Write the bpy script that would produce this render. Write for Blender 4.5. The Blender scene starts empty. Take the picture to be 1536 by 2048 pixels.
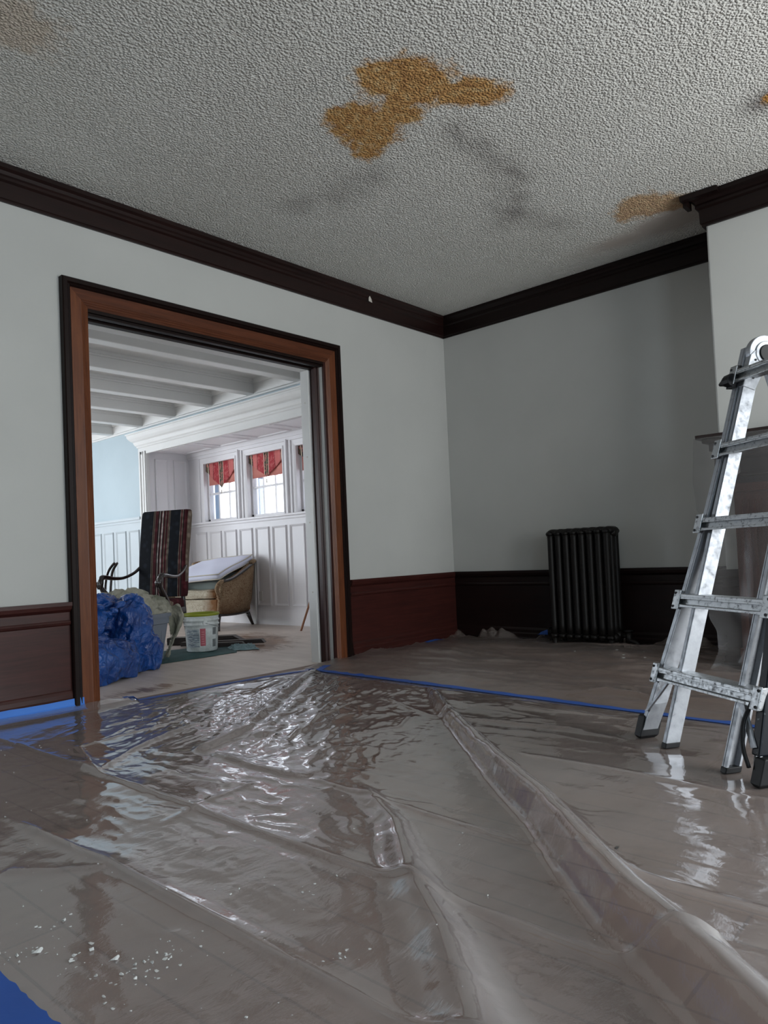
import bpy, math, random
import numpy as np
from mathutils import Vector, Matrix

random.seed(7)
SC = bpy.context.scene
COL = SC.collection
PI = math.pi

# ------------------------------------------------------------------ camera, world, lights, exposure
cam_d = bpy.data.cameras.new('camera')
cam = bpy.data.objects.new('camera', cam_d)
COL.objects.link(cam)
SC.camera = cam
YAW, PIT, ROL = math.radians(47.81), math.radians(1.738), math.radians(-2.533)
Fv = Vector((math.sin(YAW) * math.cos(PIT), math.cos(YAW) * math.cos(PIT), math.sin(PIT)))
Rv = Vector((math.cos(YAW), -math.sin(YAW), 0))
Uv = Rv.cross(Fv)
R2 = Rv * math.cos(ROL) + Uv * math.sin(ROL)
U2 = -Rv * math.sin(ROL) + Uv * math.cos(ROL)
CAM = Vector((-5.498, -4.116, .82))
m = Matrix((R2, U2, -Fv)).transposed().to_4x4()
m.translation = CAM
cam.matrix_world = m
cam_d.sensor_fit = 'VERTICAL'
cam_d.sensor_height = 24.0
cam_d.lens = 1454.7 / 2048 * 24.0
cam_d.shift_y = 41.26 / 2048
cam_d.clip_start = .05

SC.view_settings.view_transform = 'Standard'
SC.view_settings.look = 'None'
SC.view_settings.gamma = 1
SC.view_settings.use_curve_mapping = False
SC.view_settings.exposure = 0.0
SC.cycles.max_bounces = 10
SC.cycles.diffuse_bounces = 5
SC.cycles.transparent_max_bounces = 12

W = bpy.data.worlds.new('overcast_sky')
SC.world = W
W.use_nodes = True
bg = W.node_tree.nodes['Background']
bg.inputs[0].default_value = (.86, .92, 1.0, 1)
bg.inputs[1].default_value = 4.0


def area(name, loc, direc, sx, sy, power, col):
    l = bpy.data.lights.new(name, 'AREA')
    l.shape = 'RECTANGLE'
    l.size, l.size_y = sx, sy
    l.energy = power
    l.color = col
    o = bpy.data.objects.new(name, l)
    COL.objects.link(o)
    o.location = loc
    o.rotation_euler = Vector(direc).to_track_quat('-Z', 'Y').to_euler()
    return o


area('daylight_south_window_left', (-4.95, -6.32, 1.6), (0, 1, .06), 1.3, 2.0, 42, (.66, .86, 1.0))
area('daylight_south_window_right', (-2.3, -6.32, 1.6), (0, 1, .04), 2.3, 2.0, 126, (.975, .99, .965))
area('daylight_living_north_window', (-3.7, 8.12, 1.6), (0, -1, 0), 2.4, 1.9, 120, (.86, .93, 1.0))
area('daylight_living_west_window', (-6.72, 6.6, 1.6), (1, -.1, .12), 2.4, 1.9, 140, (.88, .94, 1.0))

# ------------------------------------------------------------------ node material helpers


def mat(name, col=(.5, .5, .5), rough=.5, metal=0.0, spec=.5, coat=0.0, coat_rough=.1):
    mm = bpy.data.materials.new(name)
    mm.use_nodes = True
    b = mm.node_tree.nodes['Principled BSDF']
    b.inputs['Base Color'].default_value = (*col, 1)
    b.inputs['Roughness'].default_value = rough
    b.inputs['Metallic'].default_value = metal
    b.inputs['Specular IOR Level'].default_value = spec
    b.inputs['Coat Weight'].default_value = coat
    b.inputs['Coat Roughness'].default_value = coat_rough
    return mm


class NT:
    def __init__(s, mm):
        s.m = mm
        s.t = mm.node_tree
        s.b = s.t.nodes.get('Principled BSDF')

    def n(s, typ, **kw):
        nd = s.t.nodes.new(typ)
        for k, v in kw.items():
            if k.startswith('_'):
                setattr(nd, k[1:], v)
            else:
                nd.inputs[k.replace('_', ' ')].default_value = v
        return nd

    def l(s, a, b):
        s.t.links.new(a, b)

    def coords(s, scale=(1, 1, 1), kind='Object', rot=(0, 0, 0)):
        tc = s.n('ShaderNodeTexCoord')
        mp = s.n('ShaderNodeMapping')
        mp.inputs['Scale'].default_value = scale
        mp.inputs['Rotation'].default_value = rot
        s.l(tc.outputs[kind], mp.inputs[0])
        return mp.outputs[0]

    def noise(s, vec, scale, detail=4, rough=.55, dist=0):
        nd = s.n('ShaderNodeTexNoise', Scale=scale, Detail=detail, Roughness=rough, Distortion=dist)
        s.l(vec, nd.inputs['Vector'])
        return nd.outputs['Fac']

    def ramp(s, fac, stops, interp='LINEAR'):
        r = s.n('ShaderNodeValToRGB')
        cr = r.color_ramp
        cr.interpolation = interp
        while len(cr.elements) < len(stops):
            cr.elements.new(.5)
        for e, (p, c) in zip(cr.elements, stops):
            e.position = p
            e.color = (*c, 1) if len(c) == 3 else c
        s.l(fac, r.inputs[0])
        return r.outputs[0]

    def math(s, op, a, b=None, clamp=False):
        nd = s.n('ShaderNodeMath', _operation=op)
        nd.use_clamp = clamp
        for i, v in enumerate((a, b)):
            if v is None:
                continue
            if isinstance(v, (int, float)):
                nd.inputs[i].default_value = v
            else:
                s.l(v, nd.inputs[i])
        return nd.outputs[0]

    def mix(s, fac, a, b):
        nd = s.n('ShaderNodeMix', _data_type='RGBA')
        for key, v in ((0, fac), (6, a), (7, b)):
            if isinstance(v, (int, float)):
                nd.inputs[key].default_value = v
            elif isinstance(v, tuple):
                nd.inputs[key].default_value = (*v, 1)
            else:
                s.l(v, nd.inputs[key])
        return nd.outputs[2]

    def base(s, c):
        s.l(c, s.b.inputs['Base Color'])

    def bump(s, h, strength=.5, dist=.01, normal=None):
        bp = s.n('ShaderNodeBump', Strength=strength, Distance=dist)
        s.l(h, bp.inputs['Height'])
        if normal is not None:
            s.l(normal, bp.inputs['Normal'])
        s.l(bp.outputs[0], s.b.inputs['Normal'])
        return bp.outputs[0]

    def attr(s, name):
        a = s.n('ShaderNodeAttribute')
        a.attribute_name = name
        return a.outputs['Fac']


def wood(name, dark, light, rough=.3, coat=.35, axis='z', scale=1.0, spec=.5):
    mm = mat(name, dark, rough, coat=coat, coat_rough=.18, spec=spec)
    t = NT(mm)
    sc = {'x': (1, 14, 14), 'y': (14, 1, 14), 'z': (14, 14, 1)}[axis]
    v = t.coords(tuple(k * scale for k in sc))
    g = t.noise(v, 3.0, 6, .65, .6)
    g2 = t.noise(t.coords((.7, .7, .7)), 2.0, 3)
    f = t.math('ADD', t.math('MULTIPLY', g, .75), t.math('MULTIPLY', g2, .25))
    t.base(t.ramp(f, [(.3, dark), (.72, light)]))
    t.bump(g, .12, .002)
    return mm


def paint(name, col, rough=.6, bump=.05, scale=120, var=.04):
    mm = mat(name, col, rough, spec=.3)
    t = NT(mm)
    v = t.coords()
    n1 = t.noise(v, 1.3, 4)
    c2 = tuple(k * (1 - var * 2) for k in col)
    t.base(t.ramp(n1, [(.3, c2), (.7, col)]))
    t.bump(t.noise(v, scale, 3), bump, .002)
    return mm


M = {}
M['wall'] = paint('pale_wall_paint', (.47, .474, .455), .62, .12, 60)
M['white'] = paint('white_gloss_paint', (.72, .715, .70), .38, .05, 40)
M['panel'] = paint('pale_panel_paint', (.50, .55, .58), .4, .05, 40)
M['bay'] = paint('bay_white_paint', (.78, .76, .775), .42, .05, 40)
M['blue_wall'] = paint('pale_blue_wall_paint', (.43, .51, .55), .6, .05, 80)
M['casing'] = wood('door_casing_wood', (.065, .019, .008), (.19, .062, .024), .42, .04, 'z', spec=.25)
M['casing_h'] = wood('door_head_wood', (.045, .013, .006), (.13, .040, .017), .42, .04, 'x', spec=.22)
M['dark_band'] = wood('dark_band_wood', (.006, .003, .0025), (.012, .005, .004), .45, .0, 'z', spec=.15)
M['jamb'] = wood('jamb_wood', (.018, .006, .005), (.05, .016, .012), .38, .03, 'z', spec=.25)
M['mahog_x'] = wood('mahogany_panel_x', (.022, .006, .005), (.060, .015, .012), .40, .06, 'x', spec=.25)
M['mahog_y_shaded'] = wood('mahogany_panel_y_shaded', (.005, .002, .0018), (.012, .004, .0035), .42, .05, 'y', spec=.25)  # same mahogany, shade of the dim east wall put into the darker colour
M['crown_x'] = wood('crown_wood_x', (.006, .0022, .002), (.020, .007, .0055), .38, .1, 'x', spec=.3)
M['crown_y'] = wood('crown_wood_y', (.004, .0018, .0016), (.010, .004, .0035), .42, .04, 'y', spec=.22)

# popcorn ceiling: stains carried by point attributes
mm = mat('popcorn_ceiling', (.5, .5, .48), .9, spec=.15)
t = NT(mm)
v = t.coords()
pv = t.n('ShaderNodeTexVoronoi', Scale=78)
t.l(v, pv.inputs['Vector'])
pop = t.math('ADD', t.math('MULTIPLY', t.math('SUBTRACT', 1.0, pv.outputs['Distance']), .6), t.math('MULTIPLY', t.noise(v, 90, 2, .5), .4))
pop2 = t.noise(v, 135, 2, .5)
hgt = t.math('ADD', t.math('MULTIPLY', t.ramp(pop, [(.35, (0, 0, 0)), (.75, (1, 1, 1))]), .7), t.math('MULTIPLY', pop2, .4))
smooth = t.attr('smooth')
edge = t.noise(v, 13, 8, .68)
st = t.attr('stain')
sm = t.ramp(t.math('ADD', st, t.math('MULTIPLY', t.math('SUBTRACT', edge, .5), 1.25)), [(.38, (0, 0, 0)), (.66, (1, 1, 1))])
soot = t.attr('soot')
base = t.ramp(t.noise(v, .9, 4), [(.3, (.66, .65, .61)), (.7, (.73, .725, .69))])
c = t.mix(t.math('MULTIPLY', soot, t.math('ADD', .6, t.noise(v, 4, 4))), base, (.24, .22, .21))
orange = t.ramp(t.noise(v, 22, 5, .7), [(.3, (.32, .13, .022)), (.52, (.52, .27, .07)), (.75, (.66, .50, .26))])
c = t.mix(t.math('MULTIPLY', sm, t.attr('strength')), c, orange)
c = t.mix(t.math('MULTIPLY', smooth, .55), c, (.27, .19, .15))
t.base(c)
t.bump(t.math('MULTIPLY', hgt, t.math('SUBTRACT', 1.0, t.math('MULTIPLY', smooth, .93))), 1.0, .0125)
M['ceiling'] = mm

# floor boards under the plastic
mm = mat('brown_floor', (.16, .12, .1), .55, spec=.3)
t = NT(mm)
v = t.coords()
br = t.n('ShaderNodeTexBrick', Scale=1.0, Mortar_Size=.004, Brick_Width=2.4, Row_Height=.14, Bias=0.0)
br.inputs['Color1'].default_value = (.185, .125, .100, 1)
br.inputs['Color2'].default_value = (.225, .155, .123, 1)
br.inputs['Mortar'].default_value = (.09, .06, .052, 1)
t.l(t.coords((1, 1, 1), rot=(0, 0, PI / 2)), br.inputs['Vector'])
n = t.noise(t.coords((1, 7, 1)), 2.5, 5)
t.base(t.mix(.45, br.outputs[0], t.ramp(n, [(.3, (.15, .098, .078)), (.7, (.27, .195, .16))])))
M['floor'] = mm

# living room floor: pale dusty boards with brown water marks
mm = mat('dusty_pale_floor', (.4, .33, .28), .40, spec=.55)
t = NT(mm)
v = t.coords()
n = t.noise(t.coords((8, 1.2, 1), rot=(0, 0, .7)), 1.6, 6, .6)
n2 = t.noise(v, 2.2, 6, .7)
c = t.ramp(t.math('ADD', t.math('MULTIPLY', n, .5), t.math('MULTIPLY', n2, .5)), [(.3, (.43, .355, .305)), (.55, (.60, .515, .455)), (.75, (.68, .61, .56))])
wv = t.noise(t.coords((14, 3, 1), rot=(0, 0, .85)), 1.0, 8, .75, 1.5)
sm = t.ramp(t.math('ADD', t.attr('stain'), t.math('MULTIPLY', t.math('SUBTRACT', wv, .5), 2.2)), [(.34, (0, 0, 0)), (.60, (1, 1, 1))])
c = t.mix(t.math('MULTIPLY', sm, .9), c, t.ramp(n2, [(.35, (.10, .055, .035)), (.65, (.28, .15, .075))]))
t.base(c)
t.bump(n2, .25, .004)
M['floor_living'] = mm


def film(name, tint=(.96, .955, .95), haze=.2, haze_col=(.62, .62, .64), rough=.1, gloss=1.0, bump_s=.35, bump_sc=16, aniso=(1, 1, 1), rot=0, fold=False):
    mm = bpy.data.materials.new(name)
    mm.use_nodes = True
    t = NT(mm)
    t.t.nodes.remove(t.b)
    out = t.t.nodes['Material Output']
    v = t.coords(aniso, rot=(0, 0, rot))
    n1 = t.noise(v, bump_sc, 5, .6, .4)
    bp = t.n('ShaderNodeBump', Strength=bump_s, Distance=.006)
    t.l(n1, bp.inputs['Height'])
    tr = t.n('ShaderNodeBsdfTransparent')
    tr.inputs[0].default_value = (*tint, 1)
    df = t.n('ShaderNodeBsdfDiffuse')
    df.inputs[0].default_value = (*haze_col, 1)
    t.l(bp.outputs[0], df.inputs['Normal'])
    tl = t.n('ShaderNodeBsdfTranslucent')
    tl.inputs[0].default_value = (*haze_col, 1)
    m0 = t.n('ShaderNodeMixShader')
    m0.inputs[0].default_value = .3
    t.l(df.outputs[0], m0.inputs[1])
    t.l(tl.outputs[0], m0.inputs[2])
    m1 = t.n('ShaderNodeMixShader')
    hz = t.ramp(t.noise(t.coords(), 1.7, 4), [(.3, (haze * .7,) * 3), (.75, (haze * 1.35,) * 3)])
    if fold:
        hz = t.math('ADD', hz, t.math('MULTIPLY', t.attr('fold'), .5), True)  # fold highlights painted in as extra haze
    t.l(hz, m1.inputs[0])
    t.l(tr.outputs[0], m1.inputs[1])
    t.l(m0.outputs[0], m1.inputs[2])
    gl = t.n('ShaderNodeBsdfGlossy')
    gl.inputs['Roughness'].default_value = rough
    gl.inputs[0].default_value = (.95, .97, 1, 1)
    t.l(bp.outputs[0], gl.inputs['Normal'])
    fr = t.n('ShaderNodeLayerWeight', Blend=.5)
    t.l(bp.outputs[0], fr.inputs['Normal'])
    f5 = t.math('ADD', t.math('MULTIPLY', t.math('POWER', fr.outputs['Facing'], 4.0), .93), .07)
    m2 = t.n('ShaderNodeMixShader')
    t.l(t.math('MULTIPLY', f5, gloss, True), m2.inputs[0])
    t.l(m1.outputs[0], m2.inputs[1])
    t.l(gl.outputs[0], m2.inputs[2])
    t.l(m2.outputs[0], out.inputs[0])
    return mm


M['film'] = film('clear_poly_sheeting', fold=True, haze=.29, haze_col=(.60, .565, .56), rough=.06, bump_s=.20, bump_sc=10, aniso=(1, 2.2, 1), rot=.5)
M['film2'] = film('dull_poly_sheeting', haze=.36, haze_col=(.40, .33, .30), rough=.28, gloss=.7, bump_s=.4, bump_sc=7, aniso=(2.2, 1, 1))
M['film_hang'] = film('hanging_poly_sheeting', haze=.42, haze_col=(.15, .145, .145), rough=.28, gloss=.45, bump_s=.3, bump_sc=5)
M['tape'] = paint('blue_masking_tape', (.03, .10, .40), .55, .2, 50, .1)
M['tape_light'] = paint('bright_blue_masking_tape', (.055, .21, .68), .5, .2, 50, .08)


def metal(name, col, rough, grime=.35, th=.60, gs=26):
    mm = mat(name, col, rough, 1.0)
    t = NT(mm)
    v = t.coords()
    g = t.noise(v, gs, 6, .7)
    g2 = t.noise(t.coords((30, 30, 2)), 3, 4)
    msk = t.ramp(g, [(th, (0, 0, 0)), (th + .10, (1, 1, 1))])
    c = t.mix(t.math('MULTIPLY', msk, grime), col, (.12, .125, .13))
    t.base(t.mix(t.math('MULTIPLY', g2, .3), c, tuple(k * .75 for k in col)))
    t.l(t.ramp(g, [(.4, (rough,) * 3), (.75, (min(rough + .3, 1),) * 3)]), t.b.inputs['Roughness'])
    t.bump(g2, .08, .001)
    return mm


M['alu'] = metal('aluminium', (.37, .39, .42), .46, .4)
M['alu_dirty'] = metal('spattered_aluminium', (.46, .48, .50), .42, .92, .54, 62)
M['rubber'] = mat('black_rubber', (.006, .0065, .008), .5, spec=.25)
M['navy'] = mat('spattered_dark_plastic', (.01, .012, .02), .45, spec=.25)
t = NT(M['navy'])
t.base(t.ramp(t.noise(t.coords(), 34, 5, .7), [(.62, (.004, .006, .011)), (.70, (.25, .28, .3))]))
M['black_iron'] = mat('black_cast_iron', (.006, .005, .0045), .5, spec=.25)
t = NT(M['black_iron'])
t.bump(t.noise(t.coords(), 50, 4), .25, .003)

# ------------------------------------------------------------------ geometry helpers


def link(name, verts, faces, material, parent=None, smooth=False, mats=None, midx=None):
    me = bpy.data.meshes.new(name)
    me.from_pydata([tuple(map(float, v)) for v in verts], [], [tuple(map(int, f)) for f in faces])
    me.materials.append(material)
    if mats:
        for k in mats:
            me.materials.append(k)
    if midx:
        me.polygons.foreach_set('material_index', midx)
    if smooth:
        me.polygons.foreach_set('use_smooth', [True] * len(me.polygons))
    me.update()
    o = bpy.data.objects.new(name, me)
    COL.objects.link(o)
    if parent is not None:
        o.parent = parent
    return o


class MB:
    def __init__(s):
        s.v, s.f, s.mi, s.cur = [], [], [], 0

    def add(s, vs, fs):
        n = len(s.v)
        s.v += [tuple(p) for p in vs]
        s.f += [tuple(i + n for i in f) for f in fs]
        s.mi += [s.cur] * len(fs)
        return s

    def box(s, a, b, fn=None):
        x0, y0, z0 = [min(p, q) for p, q in zip(a, b)]
        x1, y1, z1 = [max(p, q) for p, q in zip(a, b)]
        vs = [(x0, y0, z0), (x1, y0, z0), (x1, y1, z0), (x0, y1, z0), (x0, y0, z1), (x1, y0, z1), (x1, y1, z1), (x0, y1, z1)]
        if fn:
            vs = [fn(*p) for p in vs]
        return s.add(vs, [(0, 3, 2, 1), (4, 5, 6, 7), (0, 1, 5, 4), (1, 2, 6, 5), (2, 3, 7, 6), (3, 0, 4, 7)])

    def loft(s, rings, caps=True, closed=True):
        n = len(rings[0])
        vs = [p for r in rings for p in r]
        fs = []
        for i in range(len(rings) - 1):
            for j in range(n if closed else n - 1):
                k = (j + 1) % n
                fs.append((i * n + j, i * n + k, (i + 1) * n + k, (i + 1) * n + j))
        if caps and closed:
            fs.append(tuple(range(n))[::-1])
            fs.append(tuple((len(rings) - 1) * n + j for j in range(n)))
        return s.add(vs, fs)

    def tube(s, path, rad, seg=10, caps=True, flat=1.0):
        P = [Vector(p) for p in path]
        if isinstance(rad, (int, float)):
            rad = [rad] * len(P)
        rings = []
        up = Vector((0, 0, 1))
        d0 = (P[1] - P[0]).normalized()
        if abs(d0.z) > .95:
            up = Vector((0, 1, 0))
        nrm = d0.cross(up).normalized()
        for i, p in enumerate(P):
            d = (P[min(i + 1, len(P) - 1)] - P[max(i - 1, 0)]).normalized()
            nrm = (nrm - d * nrm.dot(d)).normalized()
            b = d.cross(nrm)
            rings.append([p + (nrm * math.cos(2 * PI * k / seg) + b * math.sin(2 * PI * k / seg) * flat) * rad[i] for k in range(seg)])
        return s.loft(rings, caps)

    def lathe(s, prof, c=(0, 0, 0), seg=32, caps=True):
        rings = [[(c[0] + r * math.cos(2 * PI * k / seg), c[1] + r * math.sin(2 * PI * k / seg), c[2] + z) for k in range(seg)] for r, z in prof]
        return s.loft(rings, caps)

    def cyl(s, a, b, r, seg=16):
        return s.tube([a, b], r, seg)

    def out(s, name, material, parent=None, smooth=False, mats=None, bevel=0):
        o = link(name, s.v, s.f, material, parent, smooth, mats, s.mi if mats else None)
        if bevel:
            bv = o.modifiers.new('bevel', 'BEVEL')
            bv.width = bevel
            bv.segments = 2
            bv.limit_method = 'ANGLE'
        return o


def smoothpath(pts, n=6):
    """Catmull-Rom through points."""
    P = [Vector(p) for p in pts]
    P = [P[0] * 2 - P[1]] + P + [P[-1] * 2 - P[-2]]
    out = []
    for i in range(1, len(P) - 2):
        for k in range(n):
            u = k / n
            a, b, c, d = P[i - 1], P[i], P[i + 1], P[i + 2]
            out.append(.5 * ((2 * b) + (c - a) * u + (2 * a - 5 * b + 4 * c - d) * u * u + (3 * b - a - 3 * c + d) * u ** 3))
    out.append(P[-2])
    return out


def smoothvals(vals, n=6):
    return [v.x for v in smoothpath([(a, 0, 0) for a in vals], n)]


def sweep(mb, path, prof, fn, closed=False):
    """Mitred sweep of profile (offset to the left, height) along a 2D path; fn(p, h) gives the 3D point."""
    P = [Vector(p) for p in path]
    n = len(P)
    rings = []
    for i in range(n):
        a = P[i] - P[i - 1] if (i > 0 or closed) else P[1] - P[0]
        b = P[(i + 1) % n] - P[i] if (i < n - 1 or closed) else a
        if i == 0 and not closed:
            a = b
        a = a.normalized()
        b = b.normalized()
        na, nb = Vector((-a.y, a.x)), Vector((-b.y, b.x))
        mt = (na + nb)
        mt = mt / max(mt.dot(na), .2) if mt.length > 1e-6 else na
        rings.append([fn(P[i] + mt * o, h) for o, h in prof])
    if closed:
        rings.append(rings[0])
    mb.loft(rings, caps=not closed)


def struct(o):
    o['kind'] = 'structure'
    return o


def tag(o, label, cat, group=None, kind=None):
    o['label'] = label
    o['category'] = cat
    if group:
        o['group'] = group
    if kind:
        o['kind'] = kind
    return o


def empty(name, loc=(0, 0, 0), rz=0, kind=None):
    o = bpy.data.objects.new(name, None)
    COL.objects.link(o)
    o.location = loc
    o.rotation_euler = (0, 0, rz)
    o.empty_display_size = .1
    if kind:
        o['kind'] = kind
    return o


# value noise
def _h(ix, iy, seed):
    n = (ix.astype(np.int64) * 374761393 + iy.astype(np.int64) * 668265263 + seed * 974711) & 0x7fffffff
    n = ((n ^ (n >> 13)) * 1274126177) & 0x7fffffff
    n = (n ^ (n >> 16)) & 0xffff
    return n / 65535.0


def vn(x, y, seed=0):
    x = np.asarray(x, float)
    y = np.asarray(y, float)
    ix, iy = np.floor(x), np.floor(y)
    fx, fy = x - ix, y - iy
    fx = fx ** 3 * (fx * (fx * 6 - 15) + 10)
    fy = fy ** 3 * (fy * (fy * 6 - 15) + 10)
    a, b = _h(ix, iy, seed), _h(ix + 1, iy, seed)
    c, d = _h(ix, iy + 1, seed), _h(ix + 1, iy + 1, seed)
    return (a * (1 - fx) + b * fx) * (1 - fy) + (c * (1 - fx) + d * fx) * fy


def fbm(x, y, seed=0, o=4):
    s, a, t_ = 0, 1.0, 0
    for i in range(o):
        s = s + a * vn(x * 2 ** i, y * 2 ** i, seed + i * 17)
        t_ += a
        a *= .5
    return s / t_


def ridged(x, y, seed=0, o=3):
    s, a, t_ = 0, 1.0, 0
    for i in range(o):
        s = s + a * (1 - np.abs(2 * vn(x * 2 ** i, y * 2 ** i, seed + i * 31) - 1))
        t_ += a
        a *= .5
    return s / t_


def gaus(x, y, cx, cy, rx, ry, ang=0):
    c, s = math.cos(ang), math.sin(ang)
    dx, dy = x - cx, y - cy
    u, w = dx * c + dy * s, -dx * s + dy * c
    return np.exp(-((u / rx) ** 2 + (w / ry) ** 2))


def polydist(x, y, pts):
    """distance to polyline, param 0..1 and signed side."""
    best = np.full(np.shape(x), 1e9)
    par = np.zeros(np.shape(x))
    sgn = np.zeros(np.shape(x))
    L = [math.dist(pts[i], pts[i + 1]) for i in range(len(pts) - 1)]
    T = sum(L)
    acc = 0
    for i in range(len(pts) - 1):
        ax, ay = pts[i]
        bx, by = pts[i + 1]
        dx, dy = bx - ax, by - ay
        u = np.clip(((x - ax) * dx + (y - ay) * dy) / (L[i] ** 2), 0, 1)
        px, py = x - ax - u * dx, y - ay - u * dy
        d = np.hypot(px, py)
        k = d < best
        best = np.where(k, d, best)
        par = np.where(k, (acc + u * L[i]) / T, par)
        sgn = np.where(k, np.sign(dx * py - dy * px), sgn)
        acc += L[i]
    return best, par, sgn


def grid_obj(name, x0, x1, y0, y1, step, hf, material, keep=None, attrs=None, parent=None):
    nx, ny = int(round((x1 - x0) / step)) + 1, int(round((y1 - y0) / step)) + 1
    X, Y = np.meshgrid(np.linspace(x0, x1, nx), np.linspace(y0, y1, ny))
    X, Y = X.ravel(), Y.ravel()
    r = hf(X, Y)
    if isinstance(r, tuple):
        PX, PY, Z = r
    else:
        PX, PY, Z = X, Y, r
    idx = np.arange(nx * ny).reshape(ny, nx)
    F = np.stack([idx[:-1, :-1], idx[:-1, 1:], idx[1:, 1:], idx[1:, :-1]], -1).reshape(-1, 4)
    if keep is not None:
        k = keep(X, Y)
        F = F[k[F].all(1)]
        used = np.unique(F)
        mp = np.zeros(nx * ny, int)
        mp[used] = np.arange(len(used))
        F = mp[F]
        PX, PY, Z, X, Y = PX[used], PY[used], Z[used], X[used], Y[used]
    me = bpy.data.meshes.new(name)
    nv, nf = len(PX), len(F)
    me.vertices.add(nv)
    me.vertices.foreach_set('co', np.stack([PX, PY, Z], 1).ravel())
    me.loops.add(nf * 4)
    me.loops.foreach_set('vertex_index', F.ravel())
    me.polygons.add(nf)
    me.polygons.foreach_set('loop_start', np.arange(nf) * 4)
    me.polygons.foreach_set('use_smooth', np.ones(nf, bool))
    me.materials.append(material)
    me.update()
    me.validate()
    for k, f in (attrs or {}).items():
        a = me.attributes.new(k, 'FLOAT', 'POINT')
        a.data.foreach_set('value', f(X, Y).astype(np.float32))
    o = bpy.data.objects.new(name, me)
    COL.objects.link(o)
    if parent:
        o.parent = parent
    return o


# ------------------------------------------------------------------ room shell
H = 3.036          # ceiling height
HC = 2.836         # bottom of the crown
OX0, OX1, OZ = -3.49, -1.60, 2.345   # door opening
TH = .19
LX0, LX1 = -6.6, -.296
BX = .38
BY0, BY1 = 1.60, 4.947
LH = 2.88          # living room ceiling
BH = 2.38          # bay ceiling

floor = MB().add([(-6.6, -6.2, 0), (.3, -6.2, 0), (.3, .1, 0), (-6.6, .1, 0)], [(0, 1, 2, 3)]).out('floor', M['floor'])
struct(floor)


def liv_stain(x, y):
    s = gaus(x, y, -.95, 1.75, .42, .55, -.8) * .62
    s += gaus(x, y, -.75, 2.35, .30, .6, -.8) * .45
    s += gaus(x, y, -1.35, 1.2, .25, .3) * .36
    s += gaus(x, y, -3.05, .32, .5, .12) * .55
    s += gaus(x, y, -1.15, 1.45, .10, .16, -.8) * .6
    return np.where(s > .12, s * 1.15, s - .6)


struct(grid_obj('floor_living', -6.6, .5, .1, 8.0, .05, lambda x, y: x * 0, M['floor_living'], attrs={'stain': liv_stain}))


def ceil_h(x, y):
    return H + x * 0


def c_stain(x, y):
    s = np.maximum.reduce([
        gaus(x, y, -2.75, -1.62, .26, .19, .4), gaus(x, y, -2.90, -1.60, .13, .13) * .85,
        gaus(x, y, -2.84, -2.03, .24, .22, 0), gaus(x, y, -2.97, -1.95, .18, .16) * .9,
        gaus(x, y, -2.60, -2.17, .24, .13, -.75), gaus(x, y, -2.74, -1.84, .18, .15) * .85,
        gaus(x, y, -2.58, -1.47, .12, .14) * .7,
        gaus(x, y, -.78, -2.30, .25, .20, -.9) * .95, gaus(x, y, -.80, -2.16, .20, .11, .4) * .85, gaus(x, y, -.66, -2.46, .13, .13, -.5),
        gaus(x, y, -4.33, -1.13, .26, .22) * .85,
        gaus(x, y, -1.44, -3.24, .09, .09) * .9])
    return np.where(s > .05, s, 0) * 1.08


def c_str(x, y):
    v = np.full(np.shape(x), .92)
    v = np.where(x < -3.9, .30, v)
    v = np.where(x > -1.2, .72, v)
    return v


def c_soot(x, y):
    def band(pts, w, a):
        d, p, s = polydist(x, y, pts)
        return a * np.exp(-(d / w) ** 2) * np.clip(.5 + 1.4 * (fbm(x * 6, y * 6, 5) - .4), 0, 1.5)
    s = band([(-2.45, -.75), (-2.35, -1.0), (-2.38, -1.3)], .13, .42)
    s += band([(-2.38, -1.95), (-2.0, -1.88), (-1.7, -1.93)], .08, .6)
    s += band([(-1.9, -1.95), (-1.6, -1.75), (-1.35, -1.62), (-1.25, -1.5)], .11, .34)
    s += band([(-1.6, -1.7), (-1.25, -1.65), (-1.0, -1.75)], .12, .3)
    s += gaus(x, y, -1.44, -3.22, .10, .13) * .8
    return np.clip(s * 1.3, 0, 1)


def c_smooth(x, y):
    s = gaus(x, y, -.42, -2.30, .16, .26) * 1.6
    s = np.maximum(s, gaus(x, y, -.38, -1.95, .12, .3) * 1.1)
    return np.clip(s, 0, 1)


struct(grid_obj('ceiling', -6.6, .1, -6.2, .1, .03, ceil_h, M['ceiling'],
                attrs={'stain': c_stain, 'strength': c_str, 'soot': c_soot, 'smooth': c_smooth}))

# north wall (with the wide cased opening), seen on the left of the picture
w = MB()
w.box((-6.6, 0, 0), (OX0, .13, H)).box((OX1, 0, 0), (.0, .13, H)).box((OX0, 0, OZ), (OX1, .13, H))
struct(w.out('wall_left', M['wall']))
w = MB()
w.box((-6.6, .13, 0), (OX0, TH, LH)).box((OX1, .13, 0), (LX1, TH, LH)).box((OX0, .13, OZ), (OX1, TH, LH))
struct(w.out('wall_living_south', M['white']))
# east wall and chimney breast
struct(MB().box((0, -6.2, 0), (.14, 0, H)).out('wall_right', M['wall']))
struct(MB().box((-.625, -4.75, 0), (0, -2.609, H)).out('wall_chimney', M['wall'], bevel=.012))
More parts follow.
